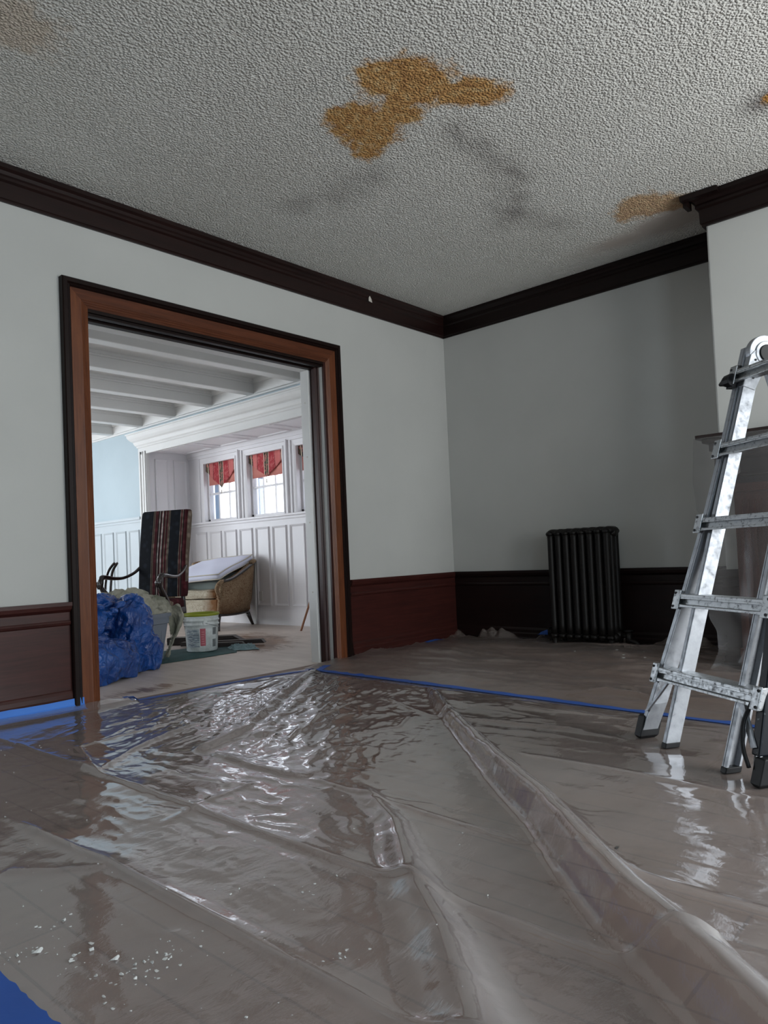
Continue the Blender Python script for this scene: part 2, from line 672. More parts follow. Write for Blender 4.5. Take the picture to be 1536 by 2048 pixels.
# unseen walls with window openings that let the daylight in
w = MB()
w.box((-6.6, -6.3, 0), (-5.6, -6.2, H)).box((-4.3, -6.3, .6), (-3.45, -6.2, 2.6)).box((-1.15, -6.3, 0), (.14, -6.2, H)).box((-5.6, -6.3, 0), (-1.15, -6.2, .6)).box((-5.6, -6.3, 2.6), (-1.15, -6.2, H))
struct(w.out('wall_back', M['wall']))
w = MB()
w.box((-6.7, -6.3, 0), (-6.6, .19, H))
struct(w.out('wall_west', M['wall']))
for nm, pts in (('window_4', [(x, -6.25) for x in (-5.6, -4.95, -4.3)]), ('window_5', [(x, -6.25) for x in (-3.45, -2.3, -1.15)]), ('window_6', [(x, 8.05) for x in (-4.9, -3.7, -2.5)]), ('window_7', [(-6.65, y) for y in (5.4, 6.6, 7.8)])):
    w = MB()
    for (x, y) in pts:
        w.box((x - .03, y - .03, .6), (x + .03, y + .03, 2.6))
    (xa, ya), (xb, yb) = pts[0], pts[-1]
    for z in (.6, 1.57, 2.54):
        w.box((min(xa, xb) - .03, min(ya, yb) - .03, z), (max(xa, xb) + .03, max(ya, yb) + .03, z + .06))
    struct(w.out(nm, M['white']))

# living room shell
w = MB()
w.box((-6.7, .19, 0), (-6.6, 5.4, LH)).box((-6.7, 7.8, 0), (-6.6, 8.1, LH)).box((-6.7, 5.4, 0), (-6.6, 7.8, .6)).box((-6.7, 5.4, 2.6), (-6.6, 7.8, LH))
struct(w.out('wall_living_west', M['blue_wall']))
w = MB()
w.box((-6.7, 8, 0), (-4.9, 8.1, LH)).box((-2.5, 8, 0), (LX1, 8.1, LH)).box((-4.9, 8, 0), (-2.5, 8.1, .6)).box((-4.9, 8, 2.6), (-2.5, 8.1, LH))
struct(w.out('wall_living_north', M['blue_wall']))
w = MB()
w.box((LX1, 4.95, 1.49), (LX1 + .1, 8.1, LH)).box((LX1, 1.76, BH), (LX1 + .1, 4.95, LH))
struct(w.out('wall_living_east', M['blue_wall']))
w = MB()
w.box((LX1, TH, 0), (LX1 + .1, 1.72, LH))
struct(w.out('wall_living_corner', M['white']))
struct(MB().box((-6.7, .13, LH), (.0, 8.1, LH + .1)).out('ceiling_living', M['white']))
w = MB()
w.box((LX1 - .02, BY0 - .1, BH), (BX + .3, BY1 + .1, BH + .08))
for k in range(4):     # shallow panel frames on the bay ceiling
    y0 = 1.75 + k * .8
    fr = [(-.19, y0), (.28, y0), (.28, y0 + .66), (-.19, y0 + .66)]
    sweep(w, fr, [(0, 0), (.012, -.014), (.03, -.012), (.035, 0)], lambda p, h: (p.x, p.y, BH + h), True)
struct(w.out('ceiling_bay', M['bay']))


def panel_frames(mb, rects, fn, wd=.028, dp=.016):
    """recessed-look moulded panel frames; fn(u, z, depth)."""
    for (u0, z0, u1, z1) in rects:
        sweep(mb, [(u0, z0), (u1, z0), (u1, z1), (u0, z1)],
              [(0, 0), (.004, dp), (wd * .45, dp * .75), (wd * .8, dp * .25), (wd, 0)],
              lambda p, h: fn(p.x, p.y, h), True)


# white panelled wall under the blue wall (living room, east side beyond the bay)
w = MB()
w.box((LX1 - .02, 5.06, 0), (LX1 + .1, 8.0, 1.42))
w.box((LX1 - .06, 5.06, 1.455), (LX1 + .1, 8.0, 1.49)).box((LX1 - .035, 5.06, 1.42), (LX1 + .1, 8.0, 1.455))
w.box((LX1 - .04, 5.06, 0), (LX1, 8.0, .20))
rc = [(5.14 + k * .365, .36, 5.14 + k * .365 + .285, 1.315) for k in range(7)]
panel_frames(w, rc, lambda u, z, d: (LX1 - .02 - d, u, z))
struct(w.out('trim_1', M['panel']))

# bay: side wall facing us, back wall below the sill, piers
w = MB()
w.box((LX1 + .0, BY1, 0), (BX + .1, BY1 + .1, BH))
rc = [(-.165, 1.45, .045, 2.285), (.125, 1.45, .335, 2.285), (-.165, .25, .045, 1.30), (.125, .25, .335, 1.30)]
panel_frames(w, rc, lambda u, z, d: (u, BY1 - d, z))
struct(w.out('wall_bay_side', M['bay']))
struct(MB().box((LX1, BY0 - .1, 0), (BX + .3, BY0, BH)).out('wall_bay_near', M['bay']))
SILL, WTOP = 1.385, 2.20
WIN = [(3.85, 4.57), (2.865, 3.585), (1.88, 2.60)]
w = MB()
w.box((BX, BY0, 0), (BX + .22, BY1, SILL - .03))
panel_frames(w, [(4.815 - k * .3415 - .268, .235, 4.815 - k * .3415, 1.245) for k in range(9)], lambda u, z, d: (BX - d, u, z), .03, .02)
w.box((BX - .02, BY0, 0), (BX, BY1, .17)).box((BX - .01, BY0, .17), (BX, BY1, .19))
struct(w.out('wall_bay', M['bay']))
struct(MB().box((BX - .05, BY0, SILL - .03), (BX + .2, BY1, SILL)).box((BX - .025, BY0, SILL - .065), (BX, BY1, SILL - .03)).out('trim_2', M['bay'], bevel=.006))
w = MB()
w.box((BX, 4.57, SILL), (BX + .22, BY1, BH)).box((BX, BY0, SILL), (BX + .22, 1.88, BH))
w.box((BX, 3.585, SILL), (BX + .22, 3.85, BH)).box((BX, 2.60, SILL), (BX + .22, 2.865, BH))
for ya, yb in ((3.85, 4.57), (2.865, 3.585), (1.88, 2.60)):
    w.box((BX, ya, WTOP), (BX + .22, yb, BH))
w.box((BX - .035, BY0, 2.325), (BX, BY1, BH)).box((BX - .018, BY0, 2.29), (BX, BY1, 2.325))
for y0, y1 in WIN:   # stepped casings on the piers
    sweep(w, [(y0, SILL), (y1, SILL), (y1, WTOP), (y0, WTOP)][::-1],
          [(0, 0), (0, .012), (.03, .022), (.034, .012), (.075, .014), (.08, .03), (.10, .03), (.104, 0)],
          lambda p, h: (BX - h, p.x, max(p.y, SILL)), True)
struct(w.out('wall_bay_piers', M['bay']))
M['glass'] = bpy.data.materials.new('window_glass')
M['glass'].use_nodes = True
t = NT(M['glass'])
t.t.nodes.remove(t.b)
gtr, ggl, gmx, gfr = t.n('ShaderNodeBsdfTransparent'), t.n('ShaderNodeBsdfGlossy'), t.n('ShaderNodeMixShader'), t.n('ShaderNodeLayerWeight', Blend=.5)
ggl.inputs['Roughness'].default_value = .02
t.l(t.math('ADD', t.math('MULTIPLY', t.math('POWER', gfr.outputs['Facing'], 5.0), .9), .04), gmx.inputs[0])
t.l(gtr.outputs[0], gmx.inputs[1])
t.l(ggl.outputs[0], gmx.inputs[2])
t.l(gmx.outputs[0], t.t.nodes['Material Output'].inputs[0])
M['shutter'] = paint('pale_blue_storm_frame', (.30, .42, .58), .6)
for i, (y0, y1) in enumerate(WIN):
    e = empty('window_%d' % (i + 1), (BX + .085, (y0 + y1) / 2, SILL), 0, 'structure')
    hw = (y1 - y0) / 2
    f = MB()
    f.box((-.03, -hw, 0), (.03, -hw + .035, WTOP - SILL)).box((-.03, hw - .035, 0), (.03, hw, WTOP - SILL))
    f.box((-.03, -hw, 0), (.03, hw, .035)).box((-.03, -hw, WTOP - SILL - .04), (.03, hw, WTOP - SILL))
    f.out('window_frame', M['bay'], e)
    f = MB()
    f.box((-.022, -hw, .375), (.022, hw, .402))
    for q in (-1, 1):
        yy = q * hw / 3
        f.box((-.016, yy - .011, .03), (.016, yy + .011, WTOP - SILL - .03))
    f.out('muntin', M['bay'], e)
    MB().box((-.003, -hw + .02, .02), (.003, hw - .02, WTOP - SILL - .02)).out('glass_pane', M['glass'], e)
    MB().box((.06, hw - .155, .0), (.085, hw - .035, WTOP - SILL)).out('storm_frame', M['shutter'], e)

# opening casing and cornice of the bay on the living room side
w = MB()
for a, b, d in ((4.89, 5.06, .03), (4.90, 4.93, .045), (5.03, 5.06, .045), (4.965, 4.985, .04)):
    w.box((LX1 - d, a, 0), (LX1 + .02, b, BH))
w.box((LX1 - .012, 1.62, 0), (LX1 + .1, 1.70, BH))
struct(w.out('trim_3', M['white']))
w = MB()
prof = [(0, 2.345), (.03, 2.345), (.03, 2.43), (.045, 2.44), (.045, 2.455), (.06, 2.47), (.075, 2.50), (.075, 2.515), (.10, 2.53), (.125, 2.56), (.14, 2.585), (.14, 2.61), (.155, 2.615), (.155, 2.63), (0, 2.64)]
sweep(w, [(LX1 + .05, 5.06), (LX1, 5.06), (LX1, .19)], [(-o, z) for o, z in prof], lambda p, h: (p.x, p.y, h))
struct(w.out('trim_4', M['white']))
# header and beams
w = MB()
w.box((LX1 - .05, TH, 2.72), (LX1, 8, LH)).box((LX1 - .02, TH, 2.70), (LX1, 8, 2.72))
sweep(w, [(LX1 - .05, 8), (LX1 - .05, TH)], [(0, LH), (0, LH - .05), (-.015, LH - .045), (-.04, LH)], lambda p, h: (p.x, p.y, h))
struct(w.out('trim_5', M['white']))
for k in range(8):
    y0 = 1.64 - .82 + k * .82
    w = MB()
    w.box((-6.6, y0, 2.72), (LX1 - .05, y0 + .125, LH))
    w.box((-6.6, y0 - .008, 2.722), (LX1 - .05, y0 + .133, 2.742))
    w.box((-6.6, y0 - .03, LH - .03), (LX1 - .05, y0 + .155, LH)).box((-6.6, y0 - .015, LH - .05), (LX1 - .05, y0 + .14, LH - .03))
    struct(w.out('trim_beam_%d' % (k + 1), M['white']))

# --- crown moulding
CP = [(0, HC), (.014, HC), (.014, HC + .012), (.020, HC + .018), (.022, HC + .105), (.034, HC + .115), (.034, HC + .13), (.030, HC + .145),
      (.040, HC + .160), (.055, HC + .172), (.055, H - .003), (0, H - .003)]
w = MB()
sweep(w, [(-6.6, 0), (0, 0)], [(-o, z) for o, z in CP], lambda p, h: (p.x, p.y, h))
struct(w.out('trim_crown_1', M['crown_x']))
w = MB()
sweep(w, [(0, 0), (0, -2.609)], [(-o, z) for o, z in CP], lambda p, h: (p.x, p.y, h))
struct(w.out('trim_crown_2', M['crown_y']))
w = MB()
CP2 = [(o * 1.35, z) for o, z in CP]
sweep(w, [(0, -2.609), (-.625, -2.609), (-.625, -4.75)], [(-o, z) for o, z in CP2], lambda p, h: (p.x, p.y, h))
struct(w.out('trim_crown_3', M['crown_y']))
# split loose lip of the chimney crown
w = MB()
w.box((-.735, -2.72, H - .035), (-.69, -2.50, H - .004), lambda x, y, z: (x - (y + 2.72) * .12, y, z - (y + 2.72) * .03))
w.box((-.72, -2.53, H - .07), (-.63, -2.505, H - .006))
struct(w.out('trim_crown_4', M['crown_y']))
# plaster chips stuck on the crown
M['chip'] = paint('plaster_chip', (.62, .58, .52), .8, .3, 80)
w = MB()
w.add([(-1.085, -.060, 2.935), (-1.045, -.062, 2.928), (-1.05, -.056, 2.96), (-1.065, -.056, 2.985), (-1.08, -.056, 2.965), (-1.067, -.075, 2.95)],
      [(0, 1, 5), (1, 2, 5), (2, 3, 5), (3, 4, 5), (4, 0, 5), (0, 4, 3, 2, 1)])
tag(w.out('plaster_chip', M['chip']), 'small pale plaster chip stuck on the dark crown moulding left of the room corner', 'plaster chip')

# --- wainscot of the dining room
WP = [(.012, 0), (.034, 0), (.034, .045), (.028, .055), (.028, .085), (.022, .095), (.022, .118), (.016, .132), (.012, .138), (.012, .50), (.020, .506), (.024, .518),
      (.020, .528), (.016, .53), (.016, .575), (.024, .582), (.036, .592), (.042, .612), (.042, .632), (0, .632), (0, 0)]
w = MB()
sweep(w, [(-6.6, 0), (-3.64, 0)], [(-o, z) for o, z in WP], lambda p, h: (p.x, p.y, h))
struct(w.out('trim_wainscot_1', M['mahog_x']))
w = MB()
sweep(w, [(-1.40, 0), (0, 0)], [(-o, z) for o, z in WP], lambda p, h: (p.x, p.y, h))
struct(w.out('trim_wainscot_2', M['mahog_x']))
w = MB()
sweep(w, [(0, 0), (0, -2.609), (-.625, -2.609), (-.625, -2.705)], [(-o, z) for o, z in WP], lambda p, h: (p.x, p.y, h))
struct(w.out('trim_wainscot_3', M['mahog_y_shaded']))

# --- cased opening
door = empty('door_1', (0, 0, 0), 0, 'structure')
path = [(OX0, 0), (OX0, OZ), (OX1 + .02, OZ), (OX1 + .02, 0)]
flat = [(0, 0), (0, .022), (.012, .028), (.018, .024), (.026, .028), (.032, .024), (.040, .028), (.046, .026), (.105, .026), (.105, 0)]
band = [(.105, 0), (.105, .030), (.112, .040), (.122, .036), (.128, .046), (.150, .046), (.156, .040), (.156, 0)]
for nm, prof, ma, mh in (('casing', flat, 'casing', 'casing_h'), ('back_band', band, 'dark_band', 'dark_band')):
    for seg in range(3):
        P = [Vector(q) for q in path]
        nrm = [Vector((-1, 0)), Vector((-1, 1)), Vector((1, 1)), Vector((1, 0))]
        w = MB()
        rings = []
        for q in (seg, seg + 1):
            rings.append([(P[q].x + nrm[q].x * o, -h, P[q].y + nrm[q].y * o) for o, h in prof])
        w.loft(rings)
        w.out(nm, M[mh] if seg == 1 else M[ma], door)
# jamb lining: two moulded wooden posts and the head with its sliding-door track
JP = [(0, -.02), (0, .12), (-.03, .13), (-.03, .10), (-.045, .095), (-.045, .06), (-.03, .05), (-.03, .04), (-.012, .03), (-.012, .005), (-.02, -.002), (-.02, -.02)]
for sx, x in ((-1, OX0), (1, OX1)):
    w = MB()
    rg = []
    for z in (0, OZ - .0):
        rg.append([(x + sx * (o + .02), y, z) for o, y in JP])
    w.loft(rg)
    w.out('jamb', M['jamb'], door)
w = MB()
w.box((OX0, -.02, OZ), (OX1, .13, OZ - .02)).box((OX0, .0, OZ - .02), (OX1, .028, OZ - .035)).box((OX0, .082, OZ - .02), (OX1, .125, OZ - .04))
w.out('head_jamb', M['dark_band'], door)
MB().box((OX0, .05, OZ - .022), (OX1, .062, OZ - .026)).box((OX0, .034, OZ - .022), (OX1, .038, OZ - .030)).out('track', M['alu'], door)
w = MB()
w.box((OX1 - .035, .13, 0), (OX1 + .02, .215, OZ)).out('white_jamb', M['white'], door)
w = MB()
w.box((OX0 - .02, .13, 0), (OX0 + .0, .215, OZ)).out('white_jamb', M['white'], door)
w = MB()
w.box((OX0, .13, OZ - .04), (OX1, .215, OZ)).out('white_head', M['white'], door)
w = MB()
for sx in (OX1 - .035,):
    for z in (.55, 1.1, 1.62, 2.05):
        w.cyl((sx - .003, .17, z), (sx + .001, .17, z), .006, 8)
w.out('screw', M['chip'], door)

# ------------------------------------------------------------------ plastic sheeting on the floor
R1 = [(-2.043, -1.285), (-2.552, -1.777), (-2.926, -2.206), (-3.307, -2.635), (-3.589, -2.977), (-3.849, -3.236), (-4.026, -3.428), (-4.218, -3.676), (-4.5, -4.0)]
R2 = [(-3.612, -2.184), (-3.728, -2.395), (-3.878, -2.639), (-4.069, -2.842), (-4.209, -3.008), (-4.314, -3.148), (-4.487, -3.336), (-4.8, -3.7)]
F3B = [(-3.70, -1.38), (-3.405, -1.278), (-2.769, -0.765), (-2.376, -0.493), (-1.95, -0.186)]
F3C = [(-3.42, -1.40), (-2.771, -0.93), (-2.06, -0.33)]
FLAP = [(-3.73, -1.469), (-3.745, -1.763), (-3.74, -1.94), (-3.71, -2.069)]
CREASE = [([(-4.577, -1.5), (-4.545, -2.2), (-4.55, -2.8), (-4.565, -3.4), (-4.57, -4.2)], .010, .013),
          ([(-4.144, -.25), (-4.150, -1.35), (-4.15, -2.2), (-4.152, -2.9), (-4.160, -3.3), (-4.15, -4.0)], .008, .012),
          (FLAP, .010, .012), ([(-3.71, -2.069), (-3.74, -2.56), (-3.766, -2.98), (-3.74, -3.06)], .005, .012),
          ([(-3.784, -3.238), (-3.79, -3.5), (-3.80, -4.0)], .010, .02),
          ([(-3.02, -2.5), (-3.02, -3.43), (-3.0, -4.0)], .005, .02),
          ([(-4.141, -1.043), (-4.13, -1.305), (-3.906, -1.128), (-3.664, -1.006), (-3.389, -.926)], .006, .02),
          ([(-4.146, -1.338), (-3.995, -.844), (-3.235, -.744)], .005, .018),
          ([(-4.751, -1.993), (-4.646, -2.12), (-4.552, -2.212)], .006, .02),
          ([(-4.304, -2.044), (-4.077, -1.979), (-3.841, -1.949)], .004, .02),
          ([(-2.472, -1.286), (-2.709, -1.838), (-2.618, -2.184), (-2.546, -2.648)], .006, .03),
          ([(-3.30, -1.55), (-3.0, -1.35), (-2.62, -1.25)], .006, .02),
          ([(-3.2, -1.75), (-2.95, -1.85), (-2.75, -1.75)], .006, .02),
          ([(-3.05, -.9), (-2.75, -.55), (-2.3, -.35)], .006, .018),
          ([(-3.4, -1.0), (-3.1, -.6), (-2.7, -.3)], .005, .018)]


def sheet_h(x, y):
    z = .004 + .010 * fbm(x * 1.7, y * 1.7, 3, 3) + .004 * fbm(x * 5, y * 5, 9, 2)
    # long diagonal tent folds that widen toward the front
    d, u, s = polydist(x, y, R1)
    wd = .020 + .070 * u ** .8
    asym = np.where(s > 0, 1.0, .62)
    z = z + (.028 + .105 * u ** .9) * np.exp(-(d / (wd * asym)) ** 2.4) * np.clip(u * 9, 0, 1)
    z = z + .008 * np.exp(-(d / .05) ** 2) * np.clip(u * 6, 0, 1) * (ridged(u * 14 + d * 12, d * 30, 77, 2) - .5)
    d, u, s = polydist(x, y, R2)
    z = z + (.010 + .060 * u) * np.exp(-(d / (.022 + .055 * u)) ** 2) * np.clip(u * 6, 0, 1)
    d, u, s = polydist(x, y, F3B)
    z = z + .028 * np.exp(-(d / (.035 + .01 * u)) ** 2)
    d, u, s = polydist(x, y, F3C)
    z = z + .016 * np.exp(-(d / .04) ** 2)
    for pts, a, wdt in CREASE:
        x0, x1 = min(p[0] for p in pts) - .15, max(p[0] for p in pts) + .15
        k = (x > x0) & (x < x1)
        if not np.any(k):
            continue
        d, u, s = polydist(x[k], y[k], pts)
        fade = np.clip(np.minimum(u, 1 - u) * 12, 0, 1)
        z[k] += fade * (a * 1.25 * np.exp(-(d / (wdt * .7))) + a * .6 * np.exp(-(d / (wdt * 5)) ** 2) * (s > 0))
    # crinkled patches
    c, s_ = math.cos(.58), math.sin(.58)
    u, w_ = x * c + y * s_, -x * s_ + y * c
    rr = ridged(u * 5 + 1.2 * fbm(x * 3, y * 3, 50), w_ * 17 + 2.4 * fbm(x * 4, y * 4, 51), 21, 3) ** 2
    m1 = gaus(x, y, -2.55, -.95, .95, .60, .55) + .9 * gaus(x, y, -3.35, -.7, .5, .55) + .7 * gaus(x, y, -3.35, -1.75, .30, .5, 0)
    z = z + .014 * rr * np.clip(m1, 0, 1)
    r2 = ridged(x * 14 + 2 * fbm(x * 5, y * 5, 60), y * 5 + 1.3 * fbm(x * 4, y * 4, 61), 33, 2) ** 2
    m2 = .35 + .6 * gaus(x, y, -4.0, -1.6, .5, .9) + .5 * gaus(x, y, -3.95, -2.2, .35, .45)
    z = z + .0045 * r2 * m2 * np.clip((-2.3 - x), .35, 1)
    # parallel gathers beside the seam tape
    g = ridged(x * 7 + .8 * fbm(x * 4, y * 4, 71), y * 2.3 + 2 * fbm(x * 3, y * 3, 70), 44, 2) ** 2
    z = z + .012 * g * gaus(x, y, -2.4, -2.0, .45, 1.1)
    # lifted at the left baseboard and flattened under the tapes
    z = z + .045 * np.exp(-((y + .03) / .09) ** 2) * (x < -3.3) * (.6 + .7 * vn(x * 6, y * 0, 8))
    k = np.clip((-1.95 - .045 * (-y) - x) / .12, .15, 1)
    z = z * k + .004 * (1 - k)
    # pressed flat under the ladder feet
    for fx, fy in ((-2.60, -2.96), (-2.53, -2.83), (-2.82, -3.25), (-2.92, -3.37)):
        q = gaus(x, y, fx, fy, .14, .14)
        z = z * (1 - q) + .002 * q
    return z


def fold_highlight(x, y):
    # highlights on fold flanks and creases painted as milky haze, over doubled-up plastic layers
    d, u, s = polydist(x, y, R1)
    wd = .020 + .070 * u ** .8
    f = np.where(s > 0, np.exp(-((d - wd * .55) / (wd * .55)) ** 2), .0) * np.clip(u * 5, 0, 1)
    f = np.maximum(f, .6 * np.exp(-(d / (wd * .12)) ** 2))
    d, u, s = polydist(x, y, R2)
    wd = .022 + .055 * u
    f = np.maximum(f, .55 * np.where(s > 0, np.exp(-((d - wd * 1.1) / (wd * .8)) ** 2), 0) * np.clip(u * 5, 0, 1))
    for pts, a, wdt in CREASE[:8]:
        d, u, s = polydist(x, y, pts)
        f = np.maximum(f, .36 * np.exp(-(d / .0055) ** 2))
    return f


seam_x = lambda y: -1.93 - .055 * (-y)
sh = grid_obj('plastic_sheet', -6.0, -1.92, -5.0, -.045, .0095, sheet_h, M['film'], keep=lambda x, y: x < seam_x(y) + .012, attrs={'fold': fold_highlight})
tag(sh, 'clear glossy wrinkled plastic sheet covering the floor in front of the doorway', 'plastic sheet')


def sheet2_h(x, y):
    z = .003 + .018 * fbm(x * 2.2, y * 1.0, 13, 3) + .050 * ridged(x * 2.6 + 1.3 * fbm(x * 1.5, y * 1.5, 90), y * .8, 15, 3) ** 2.4 + .012 * ridged(x * 9 + 2 * fbm(x * 3, y * 3, 91), y * 2.2 + x, 16, 2) ** 2
    z = z + .03 * gaus(x, y, -.45, -1.45, .22, .5) + .03 * gaus(x, y, -.35, -2.1, .2, .4)
    z = z * np.clip((x - seam_x(y)) / .25, .12, 1)
    up = np.clip(vn(y * 5 + 3, x * 0, 17) + .5 * vn(y * 19, x * 0, 18) - .35, 0, 1)
    z = z + (.12 * up) * np.clip(1 - (-x - .045) / .06, 0, 1)
    z = z + .02 * np.exp(-((y + .05) / .05) ** 2) * vn(x * 8, y * 0, 19)
    return z


sh2 = grid_obj('plastic_sheet', -2.16, -.046, -5.0, -.045, .015, sheet2_h, M['film2'], keep=lambda x, y: (x > seam_x(y) - .02) & ((x < -.66) | (y > -2.56)))
tag(sh2, 'dull brownish plastic sheet covering the floor between the blue seam tape and the radiator', 'plastic sheet')


def hfun(x, y):
    x_, y_ = np.array([x], float), np.array([y], float)
    return float((sheet_h if x < seam_x(y) else sheet2_h)(x_, y_)[0])


def tape(pts, wd, label, mat_='tape', lift=.0035, jag=.0, fixed=None, seed=1, pt=None):
    """strip following the sheet along pts."""
    P = smoothpath([(a, b, 0) for a, b in pts], max(4, int(60 / len(pts))))
    vs, fs = [], []
    rg = random.Random(seed)
    for i, p in enumerate(P):
        d = (P[min(i + 1, len(P) - 1)] - P[max(i - 1, 0)]).normalized()
        n = Vector((-d.y, d.x, 0))
        j = jag * (rg.random() ** 3)
        for k, s in enumerate((-1, -.33, .33, 1)):
            q = p + n * (s * (wd / 2 + (j if k == 3 else 0)))
            z = fixed if fixed is not None else max(hfun(q.x, q.y), hfun(p.x, p.y)) + lift
            vs.append((q.x, q.y, z))
    n = len(P)
    top = len(vs)
    vs += [(x, y, z - .0012) for x, y, z in vs]
    for i in range(n - 1):
        for k in range(3):
            a = i * 4 + k
            fs.append((a, a + 1, a + 5, a + 4))
            fs.append((a + top, a + 4 + top, a + 5 + top, a + 1 + top))
        for k in (0, 3):
            a = i * 4 + k
            fs.append((a, a + 4, a + 4 + top, a + top))
    for i in (0, n - 1):
        for k in range(3):
            a = i * 4 + k
            fs.append((a, a + 1, a + 1 + top, a + top))
    o = link('masking_tape', vs, fs, M[mat_])
    tag(o, label, 'tape')
    return o


tape([(-1.935, -.19), (-1.955, -.6), (-1.985, -1.247), (-2.04, -2.178), (-2.092, -3.05), (-2.13, -3.5)], .050,
     'long blue tape strip along the floor seam, running from the doorway corner behind the ladder', jag=.022, seed=3)
tape([(-3.36, -.045), (-3.0, -.055), (-2.651, -.065), (-2.2, -.12), (-1.93, -.17)], .036,
     'thin blue tape strip along the edge of the plastic across the doorway threshold', jag=.01, seed=4)
tape([(-4.965, -2.2), (-4.972, -2.6), (-4.972, -2.95)], .065, 'dusty blue tape strip in the bottom left corner of the floor', jag=.006, seed=5)
tape([(-2.10, -.28), (-1.94, -.19), (-1.80, -.145)], .05, 'short crumpled blue tape piece at the foot of the right door casing', jag=.02, seed=6)
tape([(-.55, -.075), (-.33, -.07)], .04, 'small blue tape scrap at the baseboard near the room corner', seed=8)
tape([(-.10, -.93), (-.10, -1.06)], .06, 'small blue tape scrap at the baseboard left of the radiator', lift=.03, seed=9)
# bright tape on the left baseboard
vs, fs = [], []
n = 40
for i in range(n):
    x = -6.2 + (3.64 - 1.03) * i / (n - 1)
    wob = .006 * float(vn(x * 9, 0, 31))
    top = .075 + wob
    for (y, z) in ((-.036, top), (-.038, .045), (-.052 - wob, .018), (-.075 - wob, .008 + .012 * float(vn(x * 5, 1, 32)))):
        vs.append((x, y, z + .012 * (i / n)))
for i in range(n - 1):
    for k in range(3):
        a = i * 4 + k
        fs.append((a, a + 1, a + 5, a + 4))
bt = link('masking_tape', vs, fs, M['tape_light'])
sd = bt.modifiers.new('thick', 'SOLIDIFY')
sd.thickness = .0015
sd.offset = 0
tag(bt, 'wide bright blue tape along the foot of the left wooden wainscot', 'tape')

# ------------------------------------------------------------------ plaster crumbs
M['crumb'] = paint('plaster_crumb', (.56, .57, .56), .85, .4, 300)
M['dark_crumb'] = mat('dark_crumb', (.02, .018, .016), .7)


def crumb_mesh(seed, flat):
    rg = random.Random(seed)
    vs = []
    for k in range(12):
        a, b = rg.random() * 2 * PI, math.acos(2 * rg.random() - 1)
        r = .7 + .5 * rg.random()
        vs.append(Vector((r * math.sin(b) * math.cos(a), .75 * r * math.sin(b) * math.sin(a), flat * (r * math.cos(b)))))
    import bmesh
    bm = bmesh.new()
    for v_ in vs:
        bm.verts.new(v_)
    bmesh.ops.convex_hull(bm, input=bm.verts)
    zmin = min(v_.co.z for v_ in bm.verts)
    for v_ in bm.verts:
        v_.co.z -= zmin
    me = bpy.data.meshes.new('plaster_crumb')
    bm.to_mesh(me)
    bm.free()
    return me


crumbs = []
for s in range(5):
    me = crumb_mesh(s + 11, .55 if s < 3 else .22)
    me.materials.append(M['crumb'])
    crumbs.append(me)
CL = [(-4.79, -2.41, .07, 14, 1.3), (-4.83, -2.58, .05, 10, 1.6), (-4.67, -2.72, .07, 20, 1.0), (-4.81, -2.66, .05, 9, 1), (-4.76, -2.74, .07, 22, 1.1),
      (-4.83, -2.79, .06, 10, 1.1), (-4.42, -2.61, .06, 5, .8), (-4.465, -3.03, .04, 9, .9), (-4.90, -2.47, .06, 16, 1.1), (-4.69, -3.0, .12, 8, .9),
      (-4.6, -1.1, .55, 26, .9), (-4.35, -.35, .35, 34, 1.1), (-4.3, -2.2, .45, 22, .8), (-4.1, -3.1, .4, 14, .75), (-3.6, -2.9, .5, 9, .7),
      (-4.7, -2.3, .35, 40, .7), (-4.30, -2.72, .12, 10, .9), (-3.3, -.6, .3, 8, .8)]
rg = random.Random(42)
first = True
CLAB = {}
for i_, nm_ in ((0, 'A'), (1, 'A'), (2, 'B'), (3, 'A'), (4, 'B'), (5, 'B'), (6, 'C'), (7, 'D'), (8, 'A'), (9, 'D'), (10, 'E'), (11, 'F'), (12, 'C'), (13, 'D'), (14, 'G'), (15, 'A'), (16, 'C'), (17, 'H')):
    CLAB[i_] = {'A': ('tiny pale plaster crumb in the dense scatter above the lower left blue tape', 'plaster crumbs above the lower left tape'),
                'B': ('tiny pale plaster crumb in the tight heap right of the lower left blue tape', 'plaster crumbs in the lower left heap'),
                'C': ('tiny pale plaster crumb on the clear plastic in the left middle of the floor', 'plaster crumbs in the left middle of the floor'),
                'D': ('tiny pale plaster crumb on the plastic near the bottom edge of the picture', 'plaster crumbs near the bottom edge'),
                'E': ('tiny pale plaster crumb on the plastic at the far left, left of the long folds', 'plaster crumbs at the far left'),
                'F': ('tiny pale plaster crumb on the plastic near the left wainscot and door casing', 'plaster crumbs near the left wainscot'),
                'G': ('tiny pale plaster crumb on the plastic left of the big diagonal fold', 'plaster crumbs left of the diagonal fold'),
                'H': ('tiny pale plaster crumb on the crinkled plastic in front of the doorway', 'plaster crumbs in front of the doorway')}[nm_]
for ci, (cx, cy, sp, n, sz) in enumerate(CL):
    for k in range(n):
        x, y = rg.gauss(cx, sp * .6), min(rg.gauss(cy, sp * .6), -.1)
        if x < -5.05 or (x - CAM.x) ** 2 + (y - CAM.y) ** 2 < 1.1:
            continue
        o = bpy.data.objects.new('plaster_crumb', crumbs[rg.randrange(5)])
        COL.objects.link(o)
        s = sz * (.0016 + .0042 * rg.random() ** 2.2)
        o.scale = (s, s, s)
        o.location = (x, y, hfun(x, y) - s * .05)
        o.rotation_euler = (0, 0, rg.random() * 6.28)
        tag(o, CLAB[ci][0], 'plaster crumb', CLAB[ci][1])
